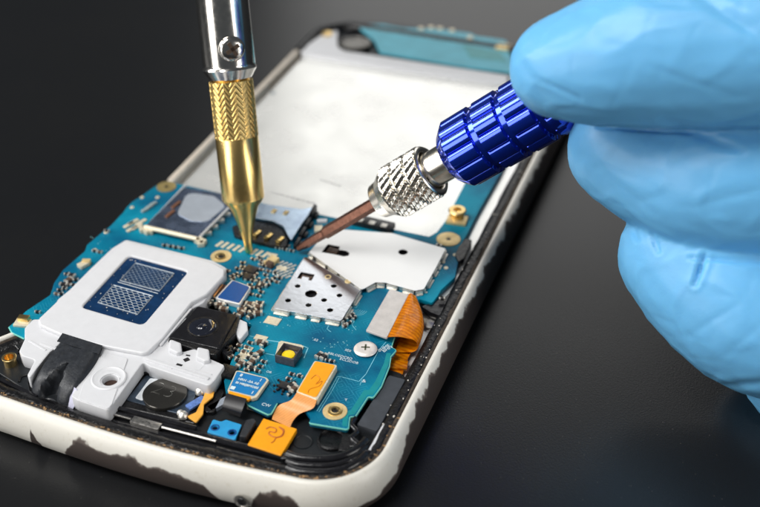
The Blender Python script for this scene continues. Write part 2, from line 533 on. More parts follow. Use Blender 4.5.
def wear_height(x, y):
    """how high up the side wall the paint is rubbed off"""
    def bump(v, a, b, s): return max(0, min(1, (v - a) / s)) * max(0, min(1, (b - v) / s))
    if y < .9 and x < 6.1:
        h = -.35
        h = max(h, -.35 + 1.04 * bump(x, 1.6, 5.0, .5) * (1.0 - .07 * (x - 1.7)))
        h = max(h, -.35 + .97 * bump(x, 5.1, 6.25, .25))
        h = max(h, -.35 + .93 * bump(x, 1.15, 1.5, .12))
        return h
    if x > 6.1 and y < 14:
        return .74 if y > 1.8 else .2 + .3 * max(0, y)
    return -.3


shell_profile = [(-.06, .60), (-.06, .80), (-.045, .83), (-.02, .845), (.02, .84), (.06, .81), (.11, .74), (.16, .62), (.19, .48), (.19, .34),
                 (.16, .2), (.08, .09), (-.05, .03), (-.3, .02), (-.3, .5)]
me = ring_mesh(shell_profile)
at = me.attributes.new('wear', 'FLOAT', 'POINT')
for i, v in enumerate(me.vertices): at.data[i].value = wear_height(v.co.x, v.co.y)
shell = link('shell', me, M['shell'], ph, 60)
# jack hole in the near edge
hp = P(246, 495, .36)
lathe('jack_hole', [(0, .13), (.012, .135), (.014, .1), (.004, .095), (.003, .0)], [M['dullsteel']], ph, 28,
      A=(hp.x, -.303, .36), D=(0, -1, 0.05), cap=False)
lathe('microphone_hole', [(0, .075), (.008, .07)], M['black'], ph, 20, A=(hp.x, -.3125, .36), D=(0, -1, .05))

# mid plate and the sheet of the battery bay
midp = plate('mid_plate', [(.1, .05), (6.9, .05), (6.9, 15.2), (.1, 15.2)], .56, .3, M['steel2'], ph, r=.9, world=True)
bay = plate('battery_bay', [(.22, 5.2), (6.75, 5.2), (6.75, 13.5), (.22, 13.5)], .72, .035, M['whitebay'], ph, r=.05, world=True)
bm = bmesh.new()
for k, (x, y) in enumerate([(272 + 5.2 * i, 192.5 + 1.35 * i) for i in range(9)]):
    c = P(x, y, .72)
    box_bm(bm, (c.x, c.y, .7225), (.085 if k % 3 else .05, .035, .004), -.05)
for k in range(6):
    c = P(322 + 3.5 * k, 185 + 1.1 * k, .6); box_bm(bm, (c.x, c.y, .7225), (.05, .03, .004), -.05)
absorb(bay, tomesh(bm), mat('faded_print', lin(170, 170, 172), .6))
c = P(273, 93, .72); lathe('stain', [(0, .07), (.004, .05)], mat('grey_mark', lin(120, 130, 135), .5), bay, 12, A=(c.x, c.y, .72))
bm = bmesh.new()
far = [OUT[i] - NRM[i] * .06 for i in range(NN) if OUT[i].y > 13.35]
tube_bm(bm, [Vector((p.x, p.y, .80)) for p in far], .13, 10)
link('far_rim', tomesh(bm), M['black'], ph, 60)
# bright rib closing the bay at the far end
plate('end_rib', [(300, 47), (303, 44), (420, 62), (508, 75), (508, 82), (400, 67.5), (302, 52.5)], .86, .30, M['white'], ph, r=.05, bevel=.03)
# inner lip of the left rail
bar('rail_lip', (170, 180), (297, 50), .13, .845, .28, mat('grey_rail', lin(200, 190, 176), .4), ph)
# far end of the tray
plate('antenna_tray', [(304, 47), (324, 33), (338, 30), (337, 40), (345, 52), (322, 49)], .87, .1, M['white'], ph, r=.06, bevel=.02)
plate('end_tray', [(300, 44), (318, 26), (350, 20), (400, 24), (505, 42), (508, 76), (400, 61)], .74, .2, M['deck'], ph, r=.1, bevel=.02)
c = P(327, 34, .88); lathe('tray_stud', [(0, .14), (.04, .14), (.05, .1)], M['gold'], ph, 18, A=(c.x, c.y, .87))
c = P(354, 43, .9); lathe('far_camera', [(0, .44), (.12, .43), (.14, .40), (.14, .3), (.12, .29), (.12, 0.001)], [M['disc']], ph, 32, A=(c.x, c.y, .78))
c = P(350, 28, .8); lathe('far_grommet', [(0, .2), (.12, .2), (.14, .1)], M['black'], ph, 18, A=(c.x, c.y, .72))
fb = plate('far_board', [(356, 24), (383, 24), (402, 28), (444, 29.5), (470, 33), (476, 36), (506, 40), (516, 73), (470, 67), (415, 58), (380, 52), (374, 40)], .87, .07, M['farboard'], ph, r=.06, bevel=.01)
for (x, y) in [(421, 28), (431, 27), (440, 28), (452, 30), (470, 37)]:
    box('far_contact', x, y, .87, .13, .16, .03, M['cream'], fb, rot=.4)
box('far_screw_pad', 503, 46, .87, .32, .3, .05, M['goldpad'], fb)
plate('far_patch', [(462, 44), (500, 52), (508, 62), (470, 58)], .874, .01, M['board_border'], fb, r=.05)

# black deck at the near end
deck = plate('deck', [(.12, -.02), (1.3, -.06), (3.5, -.1), (5.7, -.06), (6.55, .12), (6.83, .55), (6.86, 1.3), (6.70, 3.0), (6.1, 3.05), (6.0, 4.5), (1.5, 5.6), (-.02, 4.0), (-.12, .6)],
             .66, .35, M['deck'], ph, r=.25, world=True, bevel=.03)

# gasket and dirt between deck and shell
def gj(i, j): 
    v = noise.noise(Vector((i * .9, j * 3.1, 0)))
    return (v * .035, noise.noise(Vector((i * .7, j * 2.1, 9))) * .02)
DS = ring_mesh([(-.05, .70), (-.05, .80), (-.09, .815), (-.14, .79), (-.16, .70)], True, lambda i, j: gj(i, j) if 0 < j < 4 else (0, 0))
bm = bmesh.new(); bm.from_mesh(DS)
bmesh.ops.delete(bm, geom=[v for v in bm.verts if v.co.x < 1.2 and v.co.y > 3 or v.co.y > 14], context='VERTS')
link('dirt_seam', tomesh(bm), M['dirt'], ph, 50)
GK = ring_mesh([(-.13, .60), (-.13, .80), (-.2, .82), (-.28, .79), (-.32, .76), (-.34, .60)], True, lambda i, j: tuple(.6 * q for q in gj(i + 50, j)) if 0 < j < 5 else (0, 0))
# the gasket is missing along the left side: keep near and right parts
bm = bmesh.new(); bm.from_mesh(GK)
bmesh.ops.delete(bm, geom=[v for v in bm.verts if v.co.x < .6 and v.co.y > 1.6 or v.co.y > 14], context='VERTS')
gk = link('gasket', tomesh(bm), M['gasket'], ph, 50)
bm = bmesh.new()
for k in range(46):
    i = random.randint(70, 120); p = OUT[i % NN] - NRM[i % NN] * random.uniform(.12, .30)
    s = random.uniform(.008, .022)
    box_bm(bm, (p.x, p.y, .822 + random.uniform(-.01, .01)), (s, s * random.uniform(.6, 1.8), s), random.uniform(0, 3))
o = link('glitter_dust', tomesh(bm), M['speck'], gk); o['kind'] = 'stuff'
# bright steel rim inside the right gasket
bm = bmesh.new()
pts = [P(x, y, .74) for x, y in [(372, 452), (392, 412), (405, 388), (420, 358), (433, 333), (447, 306), (462, 276), (474, 252), (487, 226), (500, 200), (524, 152)]]
for a, b in zip(pts, pts[1:]):
    d = b - a; cc = (a + b) / 2; box_bm(bm, (cc.x - .02, cc.y, .67), (d.length + .01, .07, .16), math.atan2(d.y, d.x), 0, .008)
link('side_rim', tomesh(bm), M['steel2'], ph, 30)

# ---- circuit board
ZB = .85
PCB = [(154, 187), (166, 181), (180, 184), (222, 193.5), (264, 203.5), (320, 214.5), (397, 230), (429, 236.5), (437, 232), (446, 220), (467, 179), (497, 118), (516, 84), (540, 88),
       (521, 130), (502, 170), (478, 212), (466, 236), (456, 253), (458, 262), (455, 277), (441, 290), (437, 297), (432, 303), (420, 299), (405, 310), (398, 328), (393, 340), (391, 347),
       (396, 350), (390.5, 356), (389, 366), (381, 386), (373, 397), (368, 396), (355, 416), (349.5, 416), (348, 429), (309, 422.5), (311, 417), (300, 404),
       (277, 402.5), (271, 413), (268, 414), (248, 404.5), (245, 397), (226, 392), (224, 381), (233, 356), (252, 325), (214, 300), (160, 322), (120, 345), (60, 334), (24, 338), (12, 332), (9, 326.5), (20, 317), (26, 311),
       (50, 295), (52, 290), (54, 283), (63, 270), (85, 251), (87, 245), (100, 234), (110.5, 226), (124, 211.5), (127, 207), (132, 202), (143, 195)]
holes = [circ(221, 256.5, ZB, .075), circ(335, 411.5, ZB, .075)]
pcb = link('circuit_board', plate_mesh(fillet(v2(PCB, ZB), .04), holes, ZB, .09, .006), [M['board']], ph, 35)


def ribbon(bm, pts, wd, z, closed=False):
    n = len(pts)
    for i in range(n - (0 if closed else 1)):
        a, b = pts[i], pts[(i + 1) % n]; d = b - a
        if d.length < 1e-5: continue
        u = Vector((-d.y, d.x)).normalized() * wd / 2; e = d.normalized() * wd * .3
        vs = [bm.verts.new((q.x, q.y, z)) for q in (a - u - e, b - u + e, b + u + e, a + u - e)]
        bm.faces.new(vs)


# pale cut edge of the board as the photo shows it on its lower rim
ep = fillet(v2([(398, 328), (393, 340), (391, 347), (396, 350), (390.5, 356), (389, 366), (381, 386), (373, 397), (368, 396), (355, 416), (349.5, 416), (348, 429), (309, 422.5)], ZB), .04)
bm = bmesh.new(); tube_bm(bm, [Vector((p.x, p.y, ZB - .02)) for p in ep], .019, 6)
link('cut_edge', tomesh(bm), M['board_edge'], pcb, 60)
plate('bare_glow_border', [(391, 353), (388, 366), (380, 385), (372.5, 395.5), (367.5, 394.5), (354.5, 414.5), (348.5, 415), (347, 426.5), (342, 425.5), (344, 411.5), (350.5, 410.5), (364, 390), (369, 390), (375.5, 381), (384, 363), (386.5, 353)], ZB + .0015, .004, M['board_border'], pcb, r=.02, bevel=.0005)  # edge band without copper; the glow through it is put into the colour
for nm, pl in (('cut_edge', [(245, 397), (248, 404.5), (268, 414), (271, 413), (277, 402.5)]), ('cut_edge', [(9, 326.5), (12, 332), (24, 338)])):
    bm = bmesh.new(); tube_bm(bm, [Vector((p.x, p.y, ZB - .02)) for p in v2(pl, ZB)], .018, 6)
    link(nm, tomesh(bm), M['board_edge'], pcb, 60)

# silkscreen outlines and printed legends
bm = bmesh.new()
for pl, wd in [([(337, 376.5), (342, 377), (359, 381.5), (366, 374), (379, 350), (386, 342)], .012), ([(337, 377), (330, 390), (317, 411)], .012), ([(339, 378), (332, 391), (319, 412)], .008),
               ([(250, 336), (262, 339)], .012), ([(266, 340), (279, 342)], .02), ([(303, 346), (308, 348), (304, 358)], .02), ([(262, 353), (274, 355)], .015),
               ([(356, 318), (352, 325), (356, 330)], .012), ([(330, 323), (327, 329), (331, 332)], .01), ([(336, 318), (343, 328)], .01),
               ([(288, 384), (296, 378)], .008), ([(360, 385), (362, 380)], .01), ([(262, 362), (268, 360), (265, 366)], .01)]:
    ribbon(bm, v2(pl, ZB), wd, ZB + .0022)
for cx, cy, rr in [(356, 309, .05), (356, 309, .09), (356, 309, .13), (356, 309, .17), (356, 309, .21)]:
    c = P(cx, cy, ZB); ribbon(bm, [Vector((c.x + rr * math.cos(a / 6 * PI), c.y + rr * .9 * math.sin(a / 6 * PI))) for a in range(3, 13)], .008, ZB + .002)
absorb(pcb, tomesh(bm), mat('pale_print', lin(120, 196, 214), .5))
AX = math.atan2((P(340, 350, ZB) - P(300, 340, ZB)).y, (P(340, 350, ZB) - P(300, 340, ZB)).x)
for s, x, y, sz in [('BBLOEDC8O', 340, 356, .08), ('ECLSDOB', 349, 361, .08), ('SE0', 348, 350.5, .08), ('&', 364, 381, .11),
                    ('8', 300, 374.5, .10), ('CW', 266, 405, .09), ('02', 316, 340, .08), ('T', 346, 400, .08), ('OR', 269, 372, .07)]:
    text('legend', s, x, y, ZB + .003, sz, AX + (0 if len(s) > 1 else .3), M['ink'], pcb)
text('legend', 'BHME', 384, 348, ZB + .003, .1, AX + 1.05, M['ink'], pcb)
text('legend', 'BHN', 387.5, 349, ZB + .003, .1, AX + 1.05, M['ink'], pcb)
# little via dots
bm = bmesh.new()
rr = random.Random(3)
zones = [(262, 318, 60, 20, 26), (330, 345, 36, 16, 18), (240, 285, 40, 16, 16), (100, 245, 26, 16, 10), (440, 268, 12, 16, 8), (350, 330, 16, 8, 8), (300, 400, 14, 8, 6), (300, 232, 30, 6, 10)]
for zx, zy, zw, zh, n in zones:
    for k in range(n):
        c = P(zx + rr.uniform(-zw, zw) * .5, zy + rr.uniform(-zh, zh) * .5, ZB)
        bmesh.ops.create_circle(bm, cap_ends=True, segments=8, radius=rr.uniform(.006, .013), matrix=Matrix.Translation((c.x, c.y, ZB + .0017)))
absorb(pcb, tomesh(bm), mat('via_tin', lin(140, 200, 205), .4, metal=.3))


def ring_pad(name, x, y, ro, ri, m, hgt=.012, parent=pcb, z=ZB):
    c = P(x, y, z)
    return lathe(name, [(-.02, ri), (hgt, ri), (hgt + .003, ri + .01), (hgt + .003, ro - .01), (hgt, ro), (-.0, ro)], m, parent, 36, A=(c.x, c.y, z), cap=False)


ring_pad('screw_pad', 221, 256.5, .20, .085, M['goldpad'])
ring_pad('screw_pad', 335, 411.5, .20, .07, M['goldpad'])
ring_pad('hole_sleeve', 335, 411.5, .12, .06, M['gold'], .03)
ring_pad('hole_sleeve', 221, 257, .115, .06, M['gold'], .02)
ring_pad('screw_pad', 166.5, 187, .205, .045, mat('old_gold_pad', lin(168, 150, 98), .4, metal=.5))
ring_pad('screw_pad', 448.5, 239.5, .235, .045, M['goldpad'])
for (x, y) in [(335, 411.5), (221, 257), (166.5, 187), (448.5, 239.5)]:
    c = P(x, y, ZB); lathe('hole', [(0, .068), (.006, .064)], M['black'], pcb, 20, A=(c.x, c.y, ZB + .002))
c = P(457, 219, ZB)
box('terminal_base', 457, 219, ZB, .40, .30, .06, M['goldpad'], pcb, rot=.1)
lathe('terminal', [(0, .14), (.06, .14), (.07, .11), (.1, .11), (.12, .17), (.15, .18), (.17, .16), (.17, .08), (.10, .07), (.10, 0.001)], M['gold'], pcb, 28, A=(c.x, c.y, ZB + .06))

# screw by the legends
c = P(365.5, 348.5, ZB + .05)
sw = lathe('screw', [(0, .15), (.02, .195), (.04, .205), (.06, .19), (.075, .14), (.08, .05), (.08, .001)], mat('white_screw', lin(236, 228, 222), .35, metal=.3), pcb, 32, A=(c.x, c.y, ZB))
bm = bmesh.new()
for a in (.3, .3 + PI / 2): box_bm(bm, (c.x, c.y, ZB + .078), (.15, .028, .012), a)
link('cross_slot', tomesh(bm), mat('slot_shadow', lin(70, 74, 50), .6), sw)

# ---- shield cans
ZS = .955
low = [(305, 256), (360.5, 290), (341, 321), (272.5, 308)]
def holes_px(l, z): return [circ(x, y, z, r) for x, y, r in l]
lh = holes_px([(311, 293.7, .105), (297.6, 286, .05), (288, 300.3, .052), (308.5, 305, .05), (324, 300, .05), (330, 310, .052), (339.4, 295.3, .05), (333.7, 286, .05)], ZS)
lh.append(v2([(301.4, 272), (314.5, 274.7), (311.3, 280.4), (308.5, 280), (309.5, 277.5), (302.5, 276), (301, 278.8), (296.8, 278)], ZS))
sh1 = link('shield_can', plate_mesh(fillet(v2(low, ZS), .05), lh, ZS, .016, .006), M['steel'], pcb, 40)
up = [(309, 252), (318, 241.6), (341.6, 229.3), (392, 233), (446, 248.5), (437, 266), (424, 289), (415, 290.5), (386, 282.5), (376, 282), (366, 287.5), (361.5, 289.5)]
uh = holes_px([(403, 252, .088)], ZS + .006)
uh.append(v2([(328, 244), (339.7, 246.3), (338.8, 249.5), (346, 250.5), (349.3, 252.5), (348.5, 255.5), (344, 256.3), (333, 254), (321.5, 252)], ZS + .006))
sh2 = link('shield_can', plate_mesh(fillet(v2(up, ZS + .006), .05), uh, ZS + .006, .016, .006), M['steel2'], pcb, 40)
for x, y in [(328, 276.8), (348, 281.4)]:
    c = P(x, y, ZS); ring = lathe('dimple', [(0, .062), (.006, .06), (.006, .045), (.001, .035), (.001, .001)], M['goldpad'], sh1, 20, A=(c.x, c.y, ZS - .001))


def can_walls(poly, z, parent, seed, mside):
    """side wall of a can with the gaps between its solder feet"""
    rr = random.Random(seed); pts = v2(poly, z); n = len(pts)
    cen = sum(pts, Vector((0, 0))) / n
    bm = bmesh.new()
    for i in range(n):
        a, b = pts[i], pts[(i + 1) % n]; d = b - a; L = d.length; t = 0
        if L < .12: continue
        u = d / L; nn = Vector((u.y, -u.x)); 
        if (a + u * L / 2 - cen).dot(nn) < 0: nn = -nn
        ang = math.atan2(d.y, d.x)
        c = a + d / 2 - nn * .035; box_bm(bm, (c.x, c.y, (ZB + z) / 2 - .01), (L - .08, .01, z - ZB - .014), ang, 1)
        while t < L - .08:
            s = min(rr.uniform(.18, .36), L - t - .03)
            c = a + u * (t + s / 2 + .02) + nn * .004
            box_bm(bm, (c.x, c.y, (ZB + z) / 2 - .015), (s, .03, z - ZB - .03), ang, 0, .006)
            c = c + nn * .025; box_bm(bm, (c.x, c.y, ZB + .012), (s * .9, .05, .022), ang, 0, .008)
            t += s + rr.uniform(.06, .11)
    return link('can_wall', tomesh(bm), [mside, M['ic']], parent, 30)


can_walls(low, ZS, sh1, 5, M['solder'])
can_walls(up, ZS + .006, sh2, 9, M['solder'])
# parts seen down through the can cut-outs
for (x, y) in [(306, 278), (333, 250)]:
    bm = bmesh.new(); c = P(x, y, .93)
    box_bm(bm, (c.x, c.y, .89), (.12, .16, .08), AX, 0, .01); box_bm(bm, (c.x - .08, c.y, .89), (.05, .17, .09), AX, 1, .01); box_bm(bm, (c.x + .08, c.y, .89), (.05, .17, .09), AX, 1, .01)
    link('covered_capacitor', tomesh(bm), [M['resin'], M['solder']], pcb, 30)
plate('can_floor', [(308, 256), (325, 243), (392, 240), (436, 254), (415, 284), (366, 284), (340, 316), (280, 305)], .863, .012, M['ic'], pcb)

# ---- card slot and SIM socket
ZC = .96
cs = plate('card_slot', [(146, 225), (185, 187), (222, 193.5), (232, 205), (199, 237)], ZC, .05, mat('blued_steel', (.36, .45, .64, 1), .26, metal=1, var=.2, vs=1.5, rvar=.06), ph, r=.04, bevel=.012)
plate('pale_patch', [(177, 214), (187, 192), (214, 196), (226, 206), (207, 222), (190, 221)], ZC + .006, .01, M['palesteel'], cs, r=.2, bevel=.003)  # paler, rougher patch on top of the slot
bm = bmesh.new(); tube_bm(bm, [P(145, 227, ZC - .01), P(197, 239, ZC - .01)], .05, 10); link('front_bar', tomesh(bm), M['cream'], cs, 60)
bm = bmesh.new(); tube_bm(bm, [P(200, 237, ZC), P(231, 206, ZC)], .03, 8); link('side_bar', tomesh(bm), M['steel2'], cs, 60)
for x, y in [(147, 230), (201, 241)]:
    bm = bmesh.new()
    for k in range(5):
        c = P(x + rr.uniform(-4, 4), y + rr.uniform(-2, 3), .9); box_bm(bm, (c.x, c.y, .9), (rr.uniform(.1, .2), rr.uniform(.06, .14), .1), rr.uniform(0, 3), 0, .02)
    link('corner_clip', tomesh(bm), M['cream'], cs, 40)
for x, y in [(176, 204), (170, 213)]:
    box('slot_spring', x, y, ZC, .07, .28, .03, mat('brown_spring', lin(110, 72, 50), .5), cs, rot=-.15)
for k in range(4):
    x, y = 207 + 6.3 * k, 233 - 6.3 * k; bm = bmesh.new(); c = P(x, y, .9)
    box_bm(bm, (c.x, c.y, .885), (.17, .1, .07), .5, 0, .012); box_bm(bm, (c.x + .07, c.y, .90), (.06, .07, .09), .7, 0, .012)
    link('slot_foot', tomesh(bm), M['solder'], cs, 30)
plate('frame_side', [(146, 225), (150, 221), (187, 184), (184, 185)], .95, .09, M['steel2'], cs)

ss = plate('sim_socket', [(232, 226), (256, 219), (274, 223), (284, 229), (289, 238), (286, 247), (270, 245), (250, 240), (234, 235)], .93, .08, M['black'], ph, r=.06, bevel=.015)
for x, y in [(257, 233), (268.5, 236), (280, 239.5), (244, 229)]:
    bm = bmesh.new(); c = P(x, y, .95); d = .06
    box_bm(bm, (c.x, c.y, .945), (.09, .20, .03), -.1, 0, .012); box_bm(bm, (c.x, c.y - .07, .965), (.1, .09, .04), -.1, 0, .015)
    link('spring_contact', tomesh(bm), M['brass'], ss, 40)
cov = plate('socket_cover', [(248, 216), (258, 203), (302, 209), (315, 206.5), (303, 222), (291, 241), (288, 236), (283, 226), (272, 220.5)], 1.0, .022, mat('cover_steel', (.55, .68, .88, 1), .22, metal=1, var=.25, vs=2.5), ss, r=.05)
for x, y in [(274, 210.5), (286, 212)]: box('spring_contact', x, y, 1.0, .09, .13, .02, M['goldpad'], ss)
wl = bmesh.new(); A_, B_, C_ = P(313, 208, .93), P(316, 222, .90), P(292, 247, .9)
for t0, t1, h in [(0, .25, .18), (.27, .5, .13), (.53, .75, .12), (.78, 1, .1)]:
    a = A_.lerp(C_, t0); b = A_.lerp(C_, t1); c = (a + b) / 2; d = b - a
    box_bm(wl, (c.x + .06, c.y, ZB + h / 2), (d.length, .07, h), math.atan2(d.y, d.x), 0, .012)
    box_bm(wl, (c.x + .12, c.y, ZB + .03), (d.length * .6, .07, .06), math.atan2(d.y, d.x), 1, .012)
link('socket_wall', tomesh(wl), [M['black'], M['cream']], ss, 30)
# three position connector near the chuck
tc3 = bar('battery_connector', (354, 217), (393, 226), .26, .97, .12, M['black'], ph)
for x, y in [(360, 219.5), (372, 222.3), (384, 225)]:
    box('connector_pad', x, y, .95, .13, .12, .03, M['solder'], tc3, rot=AX)
box('capacitor_block', 318.5, 228, ZB, .16, .2, .06, M['cream'], pcb, rot=.4)
box('fitting', 322, 220, ZB, .2, .1, .06, M['white'], pcb, rot=.4)

# ---- small surface-mount parts
def smd(two=True, w_=.055, l_=.11, h_=.05, body='resin'):
    bm = bmesh.new()
    box_bm(bm, (0, 0, h_ / 2), (l_ * .56, w_ * .94, h_ * .92), 0, 0, .004)
    for s in (-1, 1): box_bm(bm, (s * l_ * .38, 0, h_ / 2 + .001), (l_ * .26, w_, h_), 0, 1, .007)
    me = tomesh(bm); me.materials.append(M[body]); me.materials.append(M['solder'])
    for p in me.polygons: p.use_smooth = True
    me.set_sharp_from_angle(angle=.6); return me


SMD = {'r': smd(body='ic'), 'c': smd(body='resin'), 'R': smd(w_=.08, l_=.16, h_=.07, body='ic'), 'C': smd(w_=.09, l_=.17, h_=.08, body='resin')}


def put(kind, x, y, rot):
    nm = 'resistor' if kind in 'rR' else 'capacitor'
    o = bpy.data.objects.new(nm, SMD[kind]); sc.collection.objects.link(o)
    c = P(x, y, ZB); o.location = (c.x, c.y, ZB); o.rotation_euler = (0, 0, rot); o.parent = pcb
    o.matrix_parent_inverse = Matrix.Identity(4)
    return o


rr = random.Random(11)
LST = [  # cluster by the blue connector, cluster under it, around the LED, by the label, left edge
    ('r', 232, 277, 1.1), ('r', 236, 275.5, 1.1), ('r', 240, 277, 1.1), ('c', 233, 280, 1.1), ('r', 244, 275, .2), ('c', 247, 280, 1.2), ('r', 253, 279, .3), ('c', 256, 276, 1.3), ('r', 258, 281, 1.3), ('c', 262, 284, .1),
    ('R', 263, 287, .2), ('r', 268, 286, 1.1), ('r', 271, 282, 1.1), ('r', 274, 279, 1.1), ('c', 266, 281, 1.2), ('r', 260, 289, 1.2), ('r', 250, 286, .4), ('c', 252, 289, .3), ('r', 243, 264, .2), ('r', 243, 268, .2),
    ('C', 242, 312, .4), ('R', 247, 310, 1.3), ('C', 250, 306, .2), ('R', 254, 308, 1.2), ('C', 258, 309, .4), ('R', 253, 313, .9), ('C', 258, 315, .5), ('R', 251, 318, 1.0), ('C', 241, 316, 1.3), ('R', 260, 305, .2),
    ('C', 260, 344, .15), ('R', 264, 346, 1.2), ('C', 259.5, 355, 1.2), ('R', 255, 360, .2), ('C', 252, 364, 1.3), ('R', 248, 366, .2), ('C', 240.5, 366, 1.3), ('R', 252, 370, .2), ('c', 247, 371, .2), ('r', 238, 358, 1.2), ('c', 231, 358, 1.1),
    ('R', 292, 388, 1.2), ('C', 294, 391, 1.3), ('r', 290, 395, 1.1), ('R', 319, 357, 1.2), ('R', 324, 358.5, 1.2), ('r', 328, 361.5, .2), ('r', 332, 362.5, .2),
    ('r', 95, 252, .1), ('c', 100, 253, .1), ('r', 107, 232, .2), ('R', 72, 277, .1), ('C', 69, 282, 1.3), ('R', 64, 286, .3), ('r', 76, 281, .6), ('r', 60, 291, .4), ('c', 57, 295, .1), ('r', 61, 295, 1), ('r', 38, 313, .2), ('r', 67, 275, .6), ('r', 74, 286, .2),
    ('r', 349, 319, 1.0), ('r', 352, 316, 1.0), ('r', 349, 324, 1.0), ('c', 345, 327, .9), ('r', 355, 298, .9),
    ('r', 165, 246.5, .3), ('r', 171, 247.5, .3), ('r', 176, 248.5, .3), ('r', 182, 249.5, .3), ('c', 262, 262, .1), ('r', 268, 264, .4), ('r', 259, 259, 1.1), ('r', 261, 265, 1.1),
    ('R', 206, 303, .2), ('C', 220, 307, .3), ('R', 227, 305, 1.2), ('r', 213, 305, .2), ('C', 224, 311, .2), ('r', 434, 250, .2), ('r', 442, 300, .4)]
rz = random.Random(17)
for (xa, ya, xb, yb, n) in [(228, 271, 246, 277, 8), (250, 272, 277, 288, 16), (244, 290, 262, 296, 5), (238, 303, 262, 320, 10), (236, 344, 250, 372, 9), (246, 356, 264, 370, 8),
                            (343, 316, 354, 328, 6), (256, 258, 268, 268, 6), (276, 246, 292, 252, 4), (62, 272, 78, 290, 5), (205, 300, 226, 309, 5), (284, 376, 296, 382, 3), (426, 246, 436, 256, 3)]:
    for q in range(n * 3):
        g_ = P(rz.uniform(xa, xb), rz.uniform(ya, yb), ZB)          # rows of the layout grid
        g_ = Vector((round(g_.x / .145) * .145, round(g_.y / .125) * .125, ZB)) - CAM
        g_ = R.transposed() @ g_; x_, y_ = CX + g_.x / -g_.z * F, CY - g_.y / -g_.z * F
        if all(math.hypot(x_ - l[1], (y_ - l[2]) * 1.5) > 4.6 for l in LST):
            LST.append((rz.choice('rrrc'), x_, y_, 1.45 if (int(xa) % 2) else -.05))
LST = LST[:150]
for k, x, y, r_ in LST: put(k, x, y, r_ + rr.uniform(-.04, .04))
# pads
for x, y in [(219.5, 243.6), (225, 244.8), (230.6, 246.4), (236.7, 247.8), (242.4, 249.2), (254, 251.6), (259.5, 253), (265.5, 254.6)]:
    box('contact_pad', x, y, ZB, .07, .20, .012, M['cream'], pcb, rot=-.25, bevel=.003)
for r_ in range(4):
    for q in range(4):
        box('contact_pad', 281 + 4.2 * r_ - 1.8 * q, 262.2 + 1.2 * r_ + 3.6 * q, ZB, .045, .12, .012, M['solder'], pcb, rot=-.6, bevel=.003)
for x, y, a, b, rt in [(272.6, 320.5, .27, .20, AX), (260.8, 337.6, .23, .13, AX), (248.5, 348, .16, .09, AX), (245, 354, .19, .10, AX + .2), (242.5, 357, .2, .09, AX + .2),
                       (272.8, 254.8, .17, .10, AX), (282, 268, .2, .12, AX)]:
    box('solder_pad', x, y, ZB, a, b, .014, M['cream'], pcb, rot=rt, bevel=.004)
box('capacitor_block', 271.5, 259.5, ZB, .18, .26, .09, M['goldpad'], pcb, rot=-.25)
box('capacitor_block', 269.5, 262, ZB, .13, .1, .12, M['resin'], pcb, rot=-.25)
for x, y, a in [(36, 307, -.3), (22.5, 318, -.2)]:   # the two edge pads by the left corner
    pass
box('edge_pad', 22.3, 322, ZB, .28, .2, .05, M['cream'], pcb, rot=.2); box('edge_pad', 23.5, 316.5, ZB, .2, .12, .12, M['gold'], pcb, rot=.2)
box('edge_pad', 83, 263, ZB, .14, .2, .08, M['cream'], pcb, rot=-.4); box('edge_pad', 86, 260, ZB, .16, .1, .1, M['goldpad'], pcb, rot=.3)
for x, y in [(129, 224), (137, 226), (132, 228), (133, 221.5), (141, 221.5)]:
    box('edge_pad', x, y, ZB, .08, .26, .03, M['cream'], pcb, rot=-.35)
for x, y in [(145, 209), (149, 206), (153, 203)]: box('edge_pad', x, y, ZB, .06, .17, .05, mat('grey_pad', lin(150, 165, 165), .5), pcb, rot=-.4)
for x, y in [(142, 197.5), (132, 207.5), (106, 232.5), (157.5, 197.5), (95, 250), (443, 262), (446, 268), (455, 255)]:
    c = P(x, y, ZB); lathe('test_point', [(0, .045), (.012, .04)], M['cream'], pcb, 14, A=(c.x, c.y, ZB))
# chips
box('chip', 251, 268.5, ZB, .24, .2, .07, M['ic'], pcb, rot=-.1); box('chip', 247.5, 275.5, ZB, .16, .16, .07, M['ic'], pcb, rot=.1)
box('chip', 259, 284.5, ZB, .12, .16, .06, M['ic'], pcb, rot=.1)
bm = bmesh.new(); c = P(284.5, 385, ZB + .05)
box_bm(bm, (c.x, c.y, ZB + .035), (.17, .14, .06), AX, 0, .012)
for k in range(8):
    a = AX + k * PI / 4 + .2; d = .13 if k % 2 else .11
    box_bm(bm, (c.x + d * math.cos(a), c.y + d * math.sin(a), ZB + .025), (.06, .035, .04), a, 0, .008)
    box_bm(bm, (c.x + (d + .07) * math.cos(a), c.y + (d + .07) * math.sin(a), ZB + .015), (.03, .035, .03), a, 1, .006)
link('chip', tomesh(bm), [M['ic'], M['solder']], pcb, 40)

# ---- flash LED
ld = plate('flash_led', [(275, 355.5), (293.5, 363), (296, 361), (304, 346), (301, 344.5), (281, 340.5), (278.5, 342)], ZB + .03, .03, M['cream'], pcb, r=.03)
c = P(288.6, 352.4, ZB + .15)
bm = bmesh.new()
s2 = .36; hh = .17; x0 = Vector((c.x, c.y))
U_ = Vector((math.cos(AX - .0), math.sin(AX))); V_ = Vector((-U_.y, U_.x))
def quad_ring(s, z): return [bm.verts.new((x0.x + (U_ * a + V_ * b).x * s / 2, x0.y + (U_ * a + V_ * b).y * s / 2, z)) for a, b in ((-1, -1), (-.86, -1), (.86, -1), (1, -1), (1, -.86), (1, .86), (1, 1), (.86, 1), (-.86, 1), (-1, 1), (-1, .86), (-1, -.86))]
rgs = [quad_ring(s, z) for s, z in [(.35, ZB + .02), (.35, ZB + hh), (.335, ZB + hh + .012), (.31, ZB + hh + .012), (.30, ZB + hh), (.25, ZB + .095)]]
